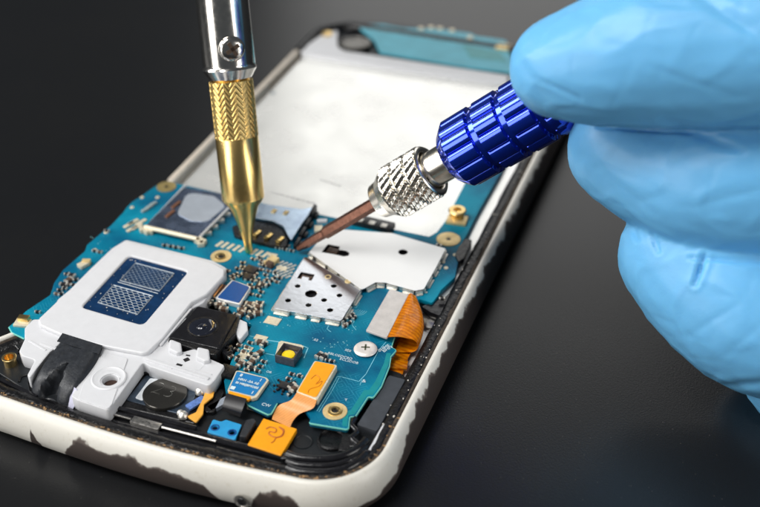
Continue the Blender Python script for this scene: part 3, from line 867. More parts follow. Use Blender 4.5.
for a, b in zip(rgs, rgs[1:]):
    for k in range(12): bm.faces.new((a[k], a[(k + 1) % 12], b[(k + 1) % 12], b[k]))
bm.faces.new(rgs[-1])
bmesh.ops.recalc_face_normals(bm, faces=bm.faces)
cup = link('led_cup', tomesh(bm), M['ledwall'], ld, 40)
lathe('phosphor', [(0, .118), (.02, .11), (.03, .07), (.034, .001)], M['yellow'], ld, 24, A=(c.x, c.y - .01, ZB + .098))

# ---- blue connector with copper strips
ZN = .97
plate('blue_connector', [(232, 279.5), (251, 286.5), (240, 304.5), (215, 298)], ZN - .012, .1, M['steel2'], pcb, r=.04)
plate('blue_cover', [(233, 280.3), (249.3, 286.7), (239, 302.3), (217.5, 297)], ZN + .004, .02, M['navy'], pcb, r=.03, bevel=.004)
for k in range(5):
    bar('copper_strip', (207.5 + 3.2 * k, 295 + .9 * k - k * .5), (217.5 + 2.6 * k, 283 + .5 * k), .035, .93, .03, M['copper' if k % 2 else 'peach'], pcb, bevel=.006)

# ---- labelled blue flex connector
ZL = .93
lb = plate('labelled_connector', [(236, 370.5), (240, 370.5), (266.5, 377.5), (269, 380), (257, 397), (252, 398.5), (229, 392), (227.5, 390)], ZL, .07, M['cream'], pcb, r=.03)
plate('blue_label', [(237, 371.3), (265, 378), (266.5, 380), (254, 396), (229, 389.8)], ZL + .006, .008, M['sticker'], lb, r=.03, bevel=.002)
ang = math.atan2((P(264, 389, ZL) - P(234, 381, ZL)).y, (P(264, 389, ZL) - P(234, 381, ZL)).x)
text('label_text', 'HRH -3A AE', 248.5, 381.3, ZL + .012, .072, ang, M['ink'], lb, off=.002)
text('label_text', 'BI MBIJBMOBE', 247.0, 385.2, ZL + .012, .068, ang, M['ink'], lb, off=.002)
for s, x, y in [('8', 241.3, 375.2), ('1', 260.7, 380.2), ('I', 252.4, 392.6)]: text('label_text', s, x, y, ZL + .012, .09, ang, M['ink'], lb, off=.003)
box('label_mark', 232.8, 387.6, ZL + .01, .08, .075, .004, M['ink'], lb, rot=ang, bevel=0)
plate('amber_strip', [(229, 390.5), (252, 397), (248, 400), (228.5, 394)], ZL + .003, .05, M['orange'], lb, r=.02)


def sheet(name, secs, th, m, parent, smooth=50):
    """loft a thin bent strip through rows of points"""
    bm = bmesh.new(); rows = [[bm.verts.new(p) for p in s] for s in secs]
    for a, b in zip(rows, rows[1:]):
        for k in range(len(a) - 1): bm.faces.new((a[k], a[k + 1], b[k + 1], b[k]))
    bmesh.ops.recalc_face_normals(bm, faces=bm.faces)
    bmesh.ops.solidify(bm, geom=bm.faces[:], thickness=th)
    return link(name, tomesh(bm), m, parent, smooth)


def strip(name, left, right, th, m, parent, k=4):
    """left/right: lists of (px, py, z)"""
    l = spline([P(*p) for p in left], k); r = spline([P(*p) for p in right], k)
    return sheet(name, [[a.lerp(b, t / 6) for t in range(7)] for a, b in zip(l, r)], th, m, parent)


strip('black_flex', [(227, 393, .95), (224.5, 399, .93), (222.3, 407, .86), (221.7, 410.5, .72)], [(246.5, 398.5, .95), (244.5, 404, .93), (241.5, 412, .86), (240, 417, .72)], .015, M['ic'], ph)

# ---- orange connector, its peach flex and the orange end plate
oc = plate('orange_connector', [(314.5, 360.5), (337.5, 365), (317.5, 400), (296, 391.5)], .985, .13, M['cream'], ph, r=.04)
plate('orange_stiffener', [(315.5, 361), (335.5, 365), (316, 397.5), (297.5, 391)], .992, .02, M['orange'], oc, r=.05, bevel=.004)
strip('peach_flex', [(297.5, 391, .975), (291, 400, .93), (280, 404.5, .84), (274.5, 411, .80), (272, 419, .795)], [(317, 398.5, .975), (313, 408, .93), (300, 413.5, .84), (293.5, 420, .80), (290, 427.5, .795)], .012, M['peach'], oc)
op = plate('orange_end_plate', [(263.5, 418.2), (297, 428.7), (281, 455.5), (247.5, 444.5)], .79, .09, M['orange'], oc, r=.015)
bm = bmesh.new()
sq = [(266, 429), (270, 427), (276, 429), (275, 432.5), (270, 431.5), (269, 434), (274, 437), (281, 436), (283, 431), (279, 427), (284, 430), (282, 436), (276, 438), (274, 441), (271, 443)]
tube_bm(bm, spline([P(x, y, .793) for x, y in sq], 5), .009, 5); link('scribble', tomesh(bm), M['brown'], op, 60)
bm = bmesh.new()
sq = [(311, 379), (316, 375), (320, 379), (316, 384), (322, 381), (319, 386), (310, 389), (308, 393)]
tube_bm(bm, spline([P(x, y, .994) for x, y in sq], 5), .006, 5); link('scribble', tomesh(bm), mat('faint_ink', lin(214, 128, 20), .5), oc, 60)

# ---- steel-backed amber flex rolled over the board edge
fp = plate('flex_backing', [(390, 288.5), (408.5, 294.7), (387, 337.5), (366, 330)], 1.0, .05, mat('pale_backing', lin(205, 200, 196), .4, metal=.2), ph, r=.02)
secs = []
far_l, near_l = P(408.5, 294.7, 1.0), P(387.5, 337, 1.0)
for i in range(9):
    t = i / 8; base = far_l.lerp(near_l, t); wdt = .10 + .30 * math.sin(PI * min(1, t * 1.05) * .62) ** 1.0; rad = .04 + .12 * t
    u = Vector((.97, .24, 0)).normalized(); row = []
    for k in range(5): row.append(base + u * wdt * k / 4 + Vector((0, 0, .035 * math.sin(PI * k / 4) + .006 * math.sin(t * 40 + k))))
    for k in range(1, 10):
        a = k / 9 * PI; row.append(base + u * (wdt + rad * math.sin(a)) + Vector((0, 0, -rad + rad * math.cos(a))))
    for k in range(1, 4): row.append(base + u * (wdt - .09 * k) + Vector((0, 0, -2 * rad - .01 * k)))
    secs.append(row)
sheet('amber_flex', secs, .012, M['amber'], fp)
strip('amber_tail', [(405, 332, .75), (394, 345, .66), (388, 360, .64), (388, 377, .64)], [(421, 318, .75), (420, 338, .66), (408, 358, .64), (401, 380, .64)], .01, M['amber'], fp)
box('amber_pad', 399, 364, .64, .30, .22, .05, M['amber'], fp, rot=.25)
c = P(430, 318, .65); lathe('spring_boss', [(0, .24), (.05, .23), (.09, .15), (.1, .01)], M['dullsteel'], ph, 24, A=(c.x, c.y, .56))
plate('dark_bracket', [(421, 306), (434, 302), (446, 296), (452, 290), (440, 316), (430, 312)], .8, .12, M['blackgloss'], ph, r=.04)
plate('edge_bracket', [(459, 246), (466, 238), (472, 240), (464, 258), (458, 262), (455, 254)], .88, .2, M['black'], ph, r=.03)

# ---- near-right corner of the tray
plate('foam_block', [(389, 375), (405.5, 379.5), (377, 431), (357, 424.5)], .80, .2, M['darkgrey'], ph, r=.03)
bar('white_strip', (386, 424), (367.5, 457), .10, .80, .12, M['white'], ph)
c = P(303, 441.5, .67); lathe('round_recess', [(0, .16), (.014, .155), (.014, .14), (.004, .13), (.004, .001)], M['deck'], ph, 28, A=(c.x, c.y, .66))
c = P(332, 440, .68); lathe('round_boss', [(0, .25), (.05, .24), (.06, .21), (.02, .19), (.02, .001)], M['black'], ph, 28, A=(c.x, c.y, .66))
for off, zz, rad in [(0, .80, .07), (7, .78, .055), (14, .77, .075)]:
    bm = bmesh.new()
    tube_bm(bm, spline([P(x, y + off, zz) for x, y in [(287, 454), (300, 458), (325, 459), (343, 456), (357, 449), (366, 440)]], 6), rad, 8)
    link('corner_rib', tomesh(bm), M['blackgloss'], ph, 60)
for x, y, l_ in [(357, 446, .25), (362, 452, .28), (355, 460, .2), (287, 458, .2)]:
    bm = bmesh.new(); c = P(x, y, .80); box_bm(bm, (c.x, c.y, .795), (l_, .07, .06), .35, 0, .025)
    link('torn_tape', tomesh(bm), M['blackgloss'], ph, 60)
bm = bmesh.new(); tube_bm(bm, spline([P(x, y, .80) for x, y in [(355, 418), (352, 425), (357, 432), (352, 438), (358, 444)]], 6), .05, 8)
link('glue_bead', tomesh(bm), M['blackgloss'], ph, 60)
plate('corner_block', [(344, 432), (356, 436), (352, 452), (338, 450)], .78, .1, M['black'], ph, r=.03)

# ---- near edge ledges
bar('ledge', (108, 411), (292, 458), .12, .77, .1, M['blackgloss'], ph)
bar('ledge', (112, 421), (285, 466), .10, .74, .1, M['blackgloss'], ph)
bar('ledge', (28, 397), (108, 417), .12, .74, .1, M['black'], ph)
bar('ledge', (70, 417), (285, 474), .09, .75, .1, M['black'], ph)
bar('ledge', (0, 378), (36, 396), .08, .76, .1, M['blackgloss'], ph)
bar('spring_plate', (132, 418.5), (160, 426.5), .15, .79, .06, M['dullsteel'], ph)
for (a, b) in [((112, 414), (131, 419)), ((162, 427), (216, 441))]:
    bm = bmesh.new(); tube_bm(bm, [P(a[0], a[1], .79), P(b[0], b[1], .79)], .02, 6)
    link('chrome_line', tomesh(bm), M['dullsteel'], ph, 60)
# crumbs of old glue along the seam
bm = bmesh.new(); rr = random.Random(5)
for k in range(420):
    t = rr.random() ** 1.0; i = int(10 + t * 62); p = OUT[i] - NRM[i] * rr.uniform(.03, .13) + Vector((rr.uniform(-.05, .05), 0)); s = rr.uniform(.012, .05)
    bmesh.ops.create_icosphere(bm, subdivisions=1, radius=s / 2, matrix=Matrix.Translation((p.x, p.y, .80 + rr.uniform(-.02, .02))) @ Matrix.Diagonal((rr.uniform(.6, 1.8), 1, .7, 1)))
o = link('glue_crumbs', tomesh(bm), mat('crumbs', lin(150, 118, 80), .8, var=.6, vs=12), ph); o['kind'] = 'stuff'

# ---- vibration motor in its cradle
plate('motor_cradle', [(141, 370), (208, 385), (214, 394), (196, 424), (112, 405)], .72, .12, M['black'], ph, r=.05, bevel=.02)
plate('motor_film', [(146, 375), (198, 388), (188, 416), (126, 400)], .735, .02, M['motorfilm'], ph, r=.04)
plate('white_residue', [(150, 378), (159, 379), (147, 391), (143, 401), (135, 398)], .742, .008, mat('residue', lin(226, 231, 236), .5, var=.2), ph, r=.04)
c = P(164.5, 391, .84)
vm = lathe('vibration_motor', [(0, .37), (.055, .37), (.066, .36), (.068, .335), (.068, .001)], M['disc'], ph, 48, A=(c.x, c.y, .735))
text('motor_number', '23', 164.5, 390.5, .806, .42, AX - .05, mat('scratched_digits', lin(165, 165, 160), .35), vm, off=-.02, sx=1.05)
bar('cradle_edge', (143, 370.5), (210, 386), .07, .80, .12, M['blackgloss'], ph)
bar('cradle_edge', (113, 406), (196, 427), .08, .80, .1, M['blackgloss'], ph)
plate('motor_flex', [(209, 387.5), (214.5, 391), (213, 397), (204, 404), (203, 414), (196, 422.5), (187, 416), (196, 412), (203, 398), (205, 392)], .80, .03, mat('amber_board', lin(232, 168, 66), .4, var=.12), ph, r=.03)
for x, y, s in [(200, 390, .09), (183, 414, .09), (203, 388, .06), (180, 411, .06)]:
    c = P(x, y, .8); lathe('solder_blob', [(0, s), (s * .5, s * .9), (s, s * .5), (s * 1.1, .002)], M['solder'], ph, 14, A=(c.x, c.y, .75))
box('motor_bracket', 196, 402, .74, .14, .34, .05, mat('violet_blue_coil', lin(90, 120, 180), .35, var=.5, vs=14), ph, rot=-.45)

# ---- small sky-blue board at the near edge
nb = plate('microphone_board', [(213, 419), (221, 421.5), (226, 419.5), (242, 424.5), (235, 440), (207, 432)], .76, .05, M['lightblue'], ph, r=.03,
           holes=[circ(215, 427.6, .76, .05), circ(232, 432.5, .76, .055)])
for x, y in [(215, 427.6), (232, 432.5)]: ring_pad('hole_ring', x, y, .075, .052, M['navy'], .004, nb, .76)
plate('rubber_stop', [(246, 420), (253, 418), (256, 421), (246, 437), (239, 436)], .82, .14, M['rubber'], ph, r=.04)
box('plastic_key', 219, 403, .66, .14, .4, .08, mat('grey_key', lin(150, 158, 170), .5), ph, rot=-.5)
box('contact_block', 254, 407.5, .72, .24, .07, .05, M['cream'], ph, rot=AX)
plate('deck_wall', [(199, 402), (222, 388), (224, 393), (214, 412), (206, 412)], .74, .1, M['black'], ph, r=.05)

# ---- white module with its navy window
wm = plate('speaker_module', [(126, 239.5), (213, 260.5), (226, 267.5), (226, 274), (213, 291), (203, 303), (188, 311), (168, 341), (182, 352), (196, 348), (209, 358), (225, 365), (215, 380), (209, 386),
           (150, 366.5), (143, 362), (108.5, 410.5), (77, 400), (71, 396), (84, 374), (98, 352), (64, 340), (50, 352), (37, 368), (30, 378), (27, 375), (35, 360), (22, 356), (19, 351), (24.5, 339), (24.5, 328), (33, 319), (41, 319), (49, 311), (54, 306), (58, 299), (69, 290), (89, 270), (112, 248)],
           .99, .26, M['white'], ph, r=.07, bevel=.02, holes=[circ(110, 380, .99, .13)])
win = [(129, 255), (188.5, 271), (143, 325), (81, 307)]
pad = [(124, 240.5), (212, 262), (225, 269), (224, 276), (207, 294), (192, 302), (163, 338), (148, 352), (142, 353), (105, 346), (60, 334), (40, 325), (38, 319), (56, 302)]
link('raised_pad', plate_mesh(fillet(v2(pad, 1.07), .12), [fillet(v2(win, 1.07), .11)], 1.07, .1, .025), M['white'], wm, 50)
wnd = plate('window', [(128, 254), (190, 270.5), (143.5, 327), (79.5, 308)], 1.035, .03, M['windowblue'], wm, r=.1)


def grid(quad, nx, ny, diag):
    q = [P(x, y, 1.042) for x, y in quad]
    def bl(u, v): return (q[0].lerp(q[1], u)).lerp(q[3].lerp(q[2], u), v)
    bm = bmesh.new()
    tube_bm(bm, [bl(0, 0), bl(1, 0), bl(1, 1), bl(0, 1)], .011, 5, True)
    for j in range(ny + 1):
        pts = []
        for i in range(nx * 2 + 1):
            s = (.28 if (i + j) % 2 else -.28) * diag
            pts.append(bl(i / (nx * 2), min(1, max(0, (j + s) / ny))))
        tube_bm(bm, pts, .0062, 4)
        if j < ny:
            for i in range(nx * 2 + 1):
                if (i + j) % 2: tube_bm(bm, [bl(i / (nx * 2), min(1, (j + .28 * diag) / ny)), bl(i / (nx * 2), min(1, (j + 1 - .28 * diag) / ny))], .0062, 4)
    return tomesh(bm)


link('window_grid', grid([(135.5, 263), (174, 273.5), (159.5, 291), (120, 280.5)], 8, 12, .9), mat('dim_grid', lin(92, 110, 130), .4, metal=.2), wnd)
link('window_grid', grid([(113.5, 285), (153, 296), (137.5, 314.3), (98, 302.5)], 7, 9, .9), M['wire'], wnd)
bm = bmesh.new(); tube_bm(bm, [P(x, y, 1.043) for x, y in [(135.5, 263), (174, 273.5), (159.5, 291), (120, 280.5)]], .011, 5, True)
tube_bm(bm, [P(118, 282, 1.043), P(158, 293.5, 1.043)], .008, 5)
link('grid_border', tomesh(bm), M['wire'], wnd)
bm = bmesh.new(); rr = random.Random(21)
for k in range(46):
    c = P(rr.uniform(84, 176), 0, 1.04)
    u, v = rr.random(), rr.random(); q = [P(x, y, 1.04) for x, y in win]
    c = q[0].lerp(q[1], u).lerp(q[3].lerp(q[2], u), v); s = rr.uniform(.006, .02)
    box_bm(bm, (c.x, c.y, 1.038), (s, s * rr.uniform(.3, 1), .006), rr.uniform(0, 3))
o = link('window_flecks', tomesh(bm), M['speck'], wnd); o['kind'] = 'stuff'
# boss round the module's screw hole, clips, slots
c = P(109, 379, .99)
lathe('hole_boss', [(0, .30), (.03, .29), (.04, .27), (.024, .24), (.022, .19)], M['white'], wm, 40, A=(c.x, c.y, .985), cap=False)
c = P(110, 380, .9); lathe('hole_floor', [(0, .14), (.01, .13)], mat('brown_hole', lin(60, 38, 28), .6), wm, 20, A=(c.x, c.y, .86))
plate('clip', [(169, 338), (181, 342.5), (182, 351), (177, 353), (168.5, 349)], 1.07, .12, M['white'], wm, r=.05, bevel=.03)
plate('clip', [(197, 346), (209, 349), (210, 360), (204, 361), (196, 357)], 1.07, .12, M['white'], wm, r=.05, bevel=.03)
bar('step_rib', (143, 357), (209, 378), .07, 1.02, .06, M['white'], wm, bevel=.025)
bar('step_rib', (191, 308), (160, 345), .05, 1.03, .06, M['white'], wm, bevel=.02)
for a, b, wd in [((176.5, 364), (182, 365.5), .05), ((184, 360.5), (189, 358.5), .08), ((186, 355), (190, 355.5), .03), ((172, 368), (176, 369), .03)]:
    bar('slot', a, b, wd, 1.001, .01, M['ic'], wm, bevel=0)
plate('module_shelf', [(78, 399), (84, 381), (92, 372), (103, 352), (128, 358), (112, 404), (108, 409)], 1.005, .02, M['white'], wm, r=.08, bevel=.008, holes=[circ(110, 380, 1.005, .16)])
for a, b, wd, z_ in [((67, 352), (40, 343), .06, 1.0), ((29, 340), (46, 350), .05, 1.0), ((150, 359), (212, 374.5), .05, 1.0), ((84, 392), (110, 399), .05, 1.0), ((186, 318), (173, 333), .05, 1.0)]:
    bar('mould_rib', a, b, wd, z_, .04, M['white'], wm, bevel=.015)
plate('recess', [(172, 357), (192, 352), (205, 364), (200, 370), (176, 366)], .9935, .006, M['white'], wm, r=.05, bevel=.002)
plate('side_tab', [(238, 318), (247, 322), (248, 330), (240, 340), (235, 332)], .97, .12, M['white'], wm, r=.04, bevel=.02)

# ---- rubber boot with its hollow
def boot():
    secs = []
    L_ = spline([P(*p) for p in [(63, 334, 1.07), (55, 345, 1.09), (44, 358, 1.08), (36, 371, 1.02), (31, 383, .88), (31, 397, .68)]], 5)
    R_ = spline([P(*p) for p in [(102, 346, 1.07), (96, 358, 1.09), (86, 373, 1.08), (76, 388, 1.02), (70, 398, .88), (69, 410, .68)]], 5)
    n = len(L_)
    for i, (a, b) in enumerate(zip(L_, R_)):
        row = []
        for k in range(17):
            u = k / 16; p = a.lerp(b, u); t = i / (n - 1)
            edge_ = min(u, 1 - u)
            p.z += -.10 * max(0, 1 - edge_ / .10) ** 2
            # hollow: pointed at the top, widening downwards
            hw = .25 * max(0, (t - .36) / .64) ** .7
            d = abs(u - (.50 - .04 * t))
            if hw > 0 and d < hw: 
                q = 1 - (d / hw) ** 2; p.z -= .26 * q ** .6 * min(1, (t - .36) * 4) * min(1, max(0, (1 - t) * 7)); p.y += .12 * q
            p.z += .012 * math.sin(u * 9 + t * 7)
            row.append(p)
        secs.append(row)
    return secs


bt = sheet('rubber_boot', boot(), .05, M['rubber'], ph, 60)
strip('boot_flap', [(62.5, 333, 1.078), (57, 341, 1.10)], [(102.5, 345.5, 1.078), (98, 353.5, 1.10)], .012, M['rubber'], bt)
strip('clear_film', [(74, 387, 1.0), (71, 395, .9), (68, 409, .7)], [(77, 389, 1.0), (78, 399, .9), (72, 411, .7)], .01, M['film'], bt)

# ---- camera module
ZK = 1.03
cb = plate('camera_module', [(199, 306), (240, 316.5), (236, 333), (215, 355), (209, 354), (169, 341)], ZK - .03, .30, M['black'], ph, r=.04, bevel=.02)
plate('camera_face', [(197.5, 305.5), (238, 315), (219, 349), (168.5, 337)], ZK, .05, M['blackgloss'], cb, r=.06, bevel=.02)
c = P(202.5, 327, ZK)
lathe('lens_bezel', [(0, .28), (.006, .28), (.008, .25), (-.006 + .008, .235), (.003, .2)], M['black'], cb, 40, A=(c.x, c.y, ZK + .001), cap=False)
lathe('lens_ring', [(0.002, .24), (.012, .22), (.008, .1), (.004, .07)], M['glass'], cb, 40, A=(c.x, c.y, ZK), cap=False)
lathe('lens', [(0, .085), (.018, .07), (.028, .04), (.032, .002)], M['glass'], cb, 24, A=(c.x, c.y, ZK + .004))
bm = bmesh.new()
for k in range(14):
    c = P(221 + rr.uniform(-6, 9), 345 + rr.uniform(-14, 10), .9); box_bm(bm, (c.x, c.y, .86), (.12, .16, .16), rr.uniform(0, 3), 0, .02)
link('camera_socket', tomesh(bm), M['blackgloss'], cb, 30)
box('camera_clip', 227, 370, .75, .28, .28, .17, M['black'], ph, rot=AX)

# ---- left corner: brass nut on the tray
c = P(9, 357, .9)
nut = lathe('brass_nut', [(0, .11), (.17, .11), (.18, .125), (.2, .125), (.205, .115), (.20, .085), (.06, .08), (.06, .001)], M['gold'], ph, 30, A=(c.x, c.y, .70))
plate('corner_tray', [(-22, 356), (8, 338), (24, 341), (22, 350), (17, 353), (36, 362), (28, 382), (31, 394), (0, 374), (-30, 362)], .74, .12, M['deck'], ph, r=.06, bevel=.02)
bm = bmesh.new(); tube_bm(bm, spline([P(x, y, .75) for x, y in [(-10, 352), (2, 346), (14, 345), (20, 350)]], 6), .04, 8)
link('tray_rib', tomesh(bm), M['black'], ph, 60)
bm = bmesh.new(); tube_bm(bm, spline([P(x, y, .75) for x, y in [(19, 382), (21, 377), (27, 375)]], 6), .02, 8)
link('tray_rib', tomesh(bm), M['black'], ph, 60)
c = P(15, 340, .75); lathe('tray_disc', [(0, .14), (.02, .13), (.02, .001)], M['deck'], ph, 24, A=(c.x, c.y, .735))

# ------------------------------------------------------------------ brass-tipped tool
tip = P(249, 252.5, ZB + .02)
depth = lambda p: -(R.transposed() @ (p - CAM)).z
d0 = depth(tip)
end = PD(222.3, 0, d0 - 1.3)
ax = (end - tip).normalized()
def t_at(y):
    """distance along the axis where it crosses image row y"""
    lo, hi = 0, 12
    for _ in range(40):
        m_ = (lo + hi) / 2; q = R.transposed() @ (tip + ax * m_ - CAM)
        if CY - q.y / -q.z * F > y: lo = m_
        else: hi = m_
    return lo
bt_ = thing('precision_pen', tip, 'brass-tipped tool with a chrome shank and knurled brass nose, standing on the circuit board', 'precision tool')
t1, t2, t3, t4, t5 = t_at(207), t_at(200), t_at(137), t_at(79), t_at(70)
Rb = .398
prof = [(0, .062), (.02, .072), (.25, .09), (.45, .125), (.62, .18), (t2 - .14, .27), (t2 - .03, .36), (t2, .38), (t2 + .03, Rb)]
lathe('tip', prof, M['brass'], bt_, 64, A=tip, D=ax, smooth=50)
lathe('sleeve', [(t2 + .03, Rb), (t2 + .05, Rb + .006), (t3, Rb + .006), (t3 + .01, Rb)], M['brass'], bt_, 64, A=tip, D=ax, smooth=40)
def knurl(t, th, r):
    cols = 11
    u = (th / (2 * PI) * cols) % 1.0
    tri = abs(u - .5) * 2
    s = math.sin((t * 58) + tri * PI * 3.0)
    return r + .012 * (max(0, s) ** .6 if s > 0 else -(-s) ** 2 * .3)
lathe('knurled_grip', densify([(t3 + .01, Rb), (t4 - .02, Rb)], .009), M['brass'], bt_, 360, A=tip, D=ax, rad=knurl, smooth=25)
lathe('neck', [(t4 - .02, Rb - .03), (t4 + .02, Rb - .07), (t5, Rb - .06)], M['brass'], bt_, 48, A=tip, D=ax)
Rs = .495
lathe('shank', [(t4 + .02, Rs - .10), (t5, Rs - .01), (t5 + .03, Rs + .012), (t5 + .06, Rs), (t5 + .09, Rs - .012), (t5 + .12, Rs - .01), (t_at(0), Rs - .015), (t_at(0) + 5, Rs - .02), (t_at(0) + 5.1, Rs - .08)], M['chrome'], bt_, 96, A=tip, D=ax, smooth=40)
lathe('handle', [(t_at(0) + 5.1, Rs + .1), (t_at(0) + 5.3, Rs + .2), (t_at(0) + 11, Rs + .2), (t_at(0) + 11.3, Rs)], M['black'], bt_, 48, A=tip, D=ax)
ts = t_at(47); ctr = tip + ax * ts
# direction facing the camera, square to the axis
vd = (CAM - ctr); vd = (vd - ax * vd.dot(ax)).normalized(); side = ax.cross(vd)
if (R.transposed() @ side).x < 0: side = -side
sd = (vd + side * .17).normalized()
sc_ = lathe('set_screw', [(-.04, .235), (.01, .235), (.04, .22), (.07, .18), (.085, .11), (.09, .02)], M['chrome'], bt_, 40, A=ctr + sd * (Rs - .03), D=sd, smooth=60, cap=True)
bm = bmesh.new(); q = (ctr + sd * (Rs + .052)); s1 = sd.cross(ax).normalized(); s2_ = sd.cross(s1)
for a in (.5, .5 + PI / 2):
    e = s1 * math.cos(a) + s2_ * math.sin(a); f_ = sd.cross(e)
    Mx = Matrix.Translation(q) @ Matrix((e, f_, sd)).transposed().to_4x4() @ Matrix.Diagonal((.27, .07, .03, 1))
    bmesh.ops.create_cube(bm, size=1, matrix=Mx)
link('cross_slot', tomesh(bm), mat('slot_brown', (.10, .07, .05, 1), .4, metal=.5), sc_)

# ------------------------------------------------------------------ screwdriver
dt = P(297, 249.5, ZB + .1)
dd0 = depth(dt)
e2 = PD(522, 117, dd0 - 2.5)
dax = (e2 - dt).normalized()
def s_at(x):
    lo, hi = 0, 14
    for _ in range(40):
        m_ = (lo + hi) / 2; q = R.transposed() @ (dt + dax * m_ - CAM)
        if CX + q.x / -q.z * F < x: lo = m_
        else: hi = m_
    return lo
sd_ = thing('screwdriver', dt, 'screwdriver with brown bit, knurled nickel chuck and blue fluted handle, held over the board', 'screwdriver')
sA, sB, sC, sD_, sE, sF, sG, sH = s_at(325), s_at(378), s_at(386), s_at(394), s_at(431), s_at(452), s_at(460), s_at(540)
lathe('bit', [(0, .03), (.03, .055), (.25, .085), (sA - .03, .095), (sA, .12), (sA + .04, .125), (sB + .1, .125)], M['copper'], sd_, 6, A=dt, D=dax, smooth=20)
Rc = .49
def knurl2(t, th, r):
    if r < Rc - .05 : return r
    band = (t - sD_) / (sE - sD_) * 3.0
    if band < 0 or band > 2.97: return r
    fb = band % 1.0
    if fb < .07 or fb > .93: return r - .035
    u = th * 22 / (2 * PI) + band * 1.1
    v = band * 3.0 + th * 2 / (2 * PI)
    return r + .022 * math.sin(u * 2 * PI) - .012 * max(0, math.cos(v * 2 * PI)) ** 9
cp = [(sB - .02, .15), (sB, .28), (sB + .03, .33), (sC, .36), (sD_ - .04, .46), (sD_, Rc), (sE, Rc), (sE + .03, Rc - .03), (sE + .03, Rc - .10), (sE - .02, Rc - .13), (sE - .25, Rc - .14), (sE - .25, .1)]
lathe('chuck', densify(cp, .014), M['nickel'], sd_, 360, A=dt, D=dax, rad=knurl2, smooth=60)
lathe('ferrule', [(sE - .24, .27), (sE - .05, .27), (sE - .04, .33), (sF - .05, .33), (sF - .04, .35), (sF, .355), (sF + .1, .35)], M['nickel'], sd_, 64, A=dt, D=dax, smooth=30)
lathe('collar_slit', [(sE - .2, .25), (sE + .02, .25), (sE + .02, .24)], M['ic'], sd_, 40, A=dt, D=dax, rad=lambda t, th, r: r + (.10 if 1.0 < (th + 1.3) % (2 * PI) < 1.45 else 0), smooth=20)
RH = .625
def flute(t, th, r):
    if r < RH - .13: return r
    n_ = 12; u = (th * n_ / (2 * PI)) % 1.0
    c_ = abs(u - .5) * 2
    g = -.05 + .075 * math.sqrt(max(0, 1 - c_ ** 2.4))
    for gc in (.78, 1.36, 1.94):
        if abs(t - (sF + gc)) < .06: g = min(g, -.055)
    return r + g
hp_ = [(sF, .32), (sF + .0, .46), (sF + .05, .50), (sF + .17, RH - .02), (sF + .2, RH), (sF + 2.2, RH), (sF + 2.3, RH - .06), (sF + 2.35, .42)]
lathe('grip', densify(hp_, .03), M['blueanod'], sd_, 384, A=dt, D=dax, rad=flute, smooth=28)
lathe('grip_tail', densify([(sF + 2.35, .44), (sF + 2.4, .48), (sF + 6.5, .48), (sF + 6.6, .40)], .05), M['blueanod'], sd_, 192, A=dt, D=dax,
      rad=lambda t, th, r: r + (-.03 if abs(((th * 10 / (2 * PI)) % 1) - .5) > .4 else 0), smooth=28)

# ------------------------------------------------------------------ gloved hand
hand = None
def chain(bm, pts, sub=3):
    P3 = [PD(x, y, d + 1.9) for x, y, d, r in pts]; rs = [Vector((r * (d + 1.9) / d, 0, 0)) for x, y, d, r in pts]
    a = spline(P3, 8); b = spline(rs, 8)
    for p, r in zip(a, b):
        bmesh.ops.create_icosphere(bm, subdivisions=sub, radius=r.x, matrix=Matrix.Translation(p))


HB = bmesh.new()
# thumb in front, index behind it, then middle, ring and little finger curled under the handle
chain(HB, [(560, 68, 15.9, .70), (598, 62, 15.7, .86), (650, 52, 15.5, 1.02), (720, 48, 15.3, 1.08), (810, 40, 15.1, 1.2), (900, 60, 15.4, 1.6)])
chain(HB, [(592, -36, 17.4, .58), (640, -40, 17.2, .74), (720, -30, 17.0, .85), (820, 0, 17.0, 1.0), (930, 40, 17.0, 1.4)])
chain(HB, [(628, 148, 17.4, .90), (668, 170, 17.1, .98), (720, 178, 16.7, 1.12), (800, 170, 16.5, 1.25), (900, 140, 16.6, 1.5)])
chain(HB, [(684, 255, 17.5, .98), (722, 292, 17.2, 1.08), (775, 322, 17.0, 1.15), (850, 300, 16.9, 1.2), (940, 230, 16.9, 1.5)])
chain(HB, [(792, 352, 17.9, .95), (830, 392, 17.9, 1.0), (890, 400, 17.8, 1.1), (960, 330, 17.4, 1.4)])
# palm and wrist, outside the frame
chain(HB, [(920, 60, 16.2, 1.7), (960, 160, 16.8, 1.9), (980, 270, 17.4, 1.8)])
chain(HB, [(960, 120, 16.6, 2.0), (1060, 110, 16.8, 2.1), (1180, 60, 17, 2.1), (1330, -20, 17.2, 2.3), (1500, -120, 17.4, 2.6)])
me = tomesh(HB); ho = bpy.data.objects.new('tmp', me); sc.collection.objects.link(ho)
rm = ho.modifiers.new('r', 'REMESH'); rm.mode = 'VOXEL'; rm.voxel_size = .045; rm.use_smooth_shade = True
sm = ho.modifiers.new('s', 'SMOOTH'); sm.iterations = 18; sm.factor = .5
bpy.context.view_layer.update()
dg = bpy.context.evaluated_depsgraph_get()
gm = bpy.data.meshes.new_from_object(ho.evaluated_get(dg)); bpy.data.objects.remove(ho)


def proj(p):
    q = R.transposed() @ (p - CAM); return CX + q.x / -q.z * F, CY - q.y / -q.z * F


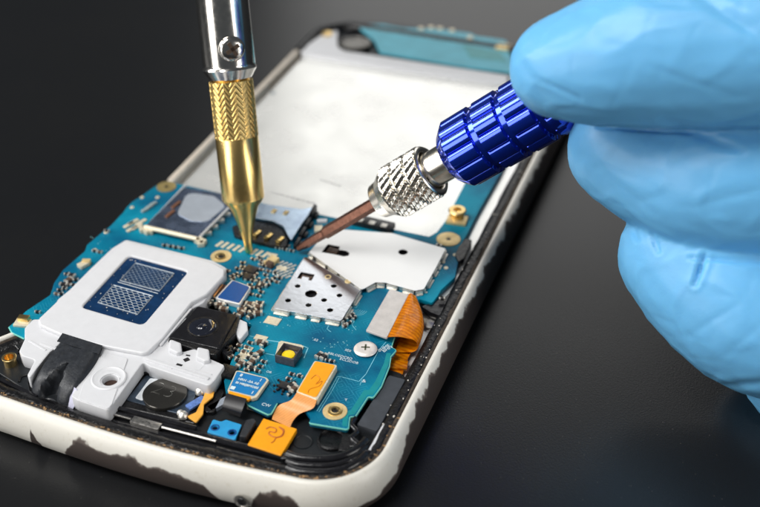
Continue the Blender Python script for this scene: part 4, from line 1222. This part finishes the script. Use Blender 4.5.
# creases of the glove, each a short valley between two points on the skin
CR = [((704, 256), (695, 284), .13, .05), ((652, 236), (658, 252), .06, .045), ((632, 228), (637, 240), .04, .04), ((664, 120), (740, 150), .04, .10),
      ((700, -4), (770, 42), .05, .12), ((700, 135), (765, 118), .04, .09), ((560, 20), (530, 50), .015, .12), ((520, 60), (545, 100), .02, .10), ((725, 386), (765, 384), .05, .07), ((598, 126), (690, 133), .07, .04), ((650, 66), (735, 96), .010, .07), ((620, 26), (725, 12), .010, .07), ((598, 168), (655, 214), .010, .07), ((690, 335), (742, 302), .010, .07), ((728, 352), (765, 322), .010, .07), ((700, 205), (760, 190), .010, .07), ((535, 78), (580, 98), .02, .04), ((690, 258), (765, 262), .05, .04), ((590, 215), (640, 232), .02, .1)]
nrm = [v.normal.copy() for v in gm.vertices]
for v, nn_ in zip(gm.vertices, nrm):
    p = v.co; x, y = proj(p); d = 0.0
    if -50 < x < 1000:
        d += .02 * noise.noise(p * .8) + .007 * noise.noise(p * 2.3 + Vector((3, 1, 7)))
        rd = 1 - abs(noise.noise(Vector((p.x * .9, p.y * 2.2, p.z * 1.1)) * 1.1)) * 2
        d += .03 * max(0, rd - .55) - .005 * max(0, 1 - abs(noise.noise(Vector((p.x * 1.6, p.y * .8, p.z * 1.9)))) * 7)
        if (CAM - p).dot(nn_) > 0:
            for a, b, dep_, wd in CR:
                A2, B2 = Vector(a), Vector(b); q = Vector((x, y)); t = max(0, min(1, (q - A2).dot(B2 - A2) / (B2 - A2).length_squared))
                ds = (q - A2.lerp(B2, t)).length / 70
                if ds < wd * 3: d += -dep_ * math.exp(-(ds / wd) ** 2 * 2) * math.sin(PI * (.15 + .7 * t)) + .10 * dep_ * math.exp(-((ds - wd * 1.6) / wd) ** 2 * 2)
    v.co = p + nn_ * d
for p in gm.polygons: p.use_smooth = True
gl = link('gloved_hand', gm, M['glove'])
gl['label'] = 'hand in a light blue rubber glove gripping the blue screwdriver handle'; gl['category'] = 'gloved hand'

bpy.context.view_layer.update()
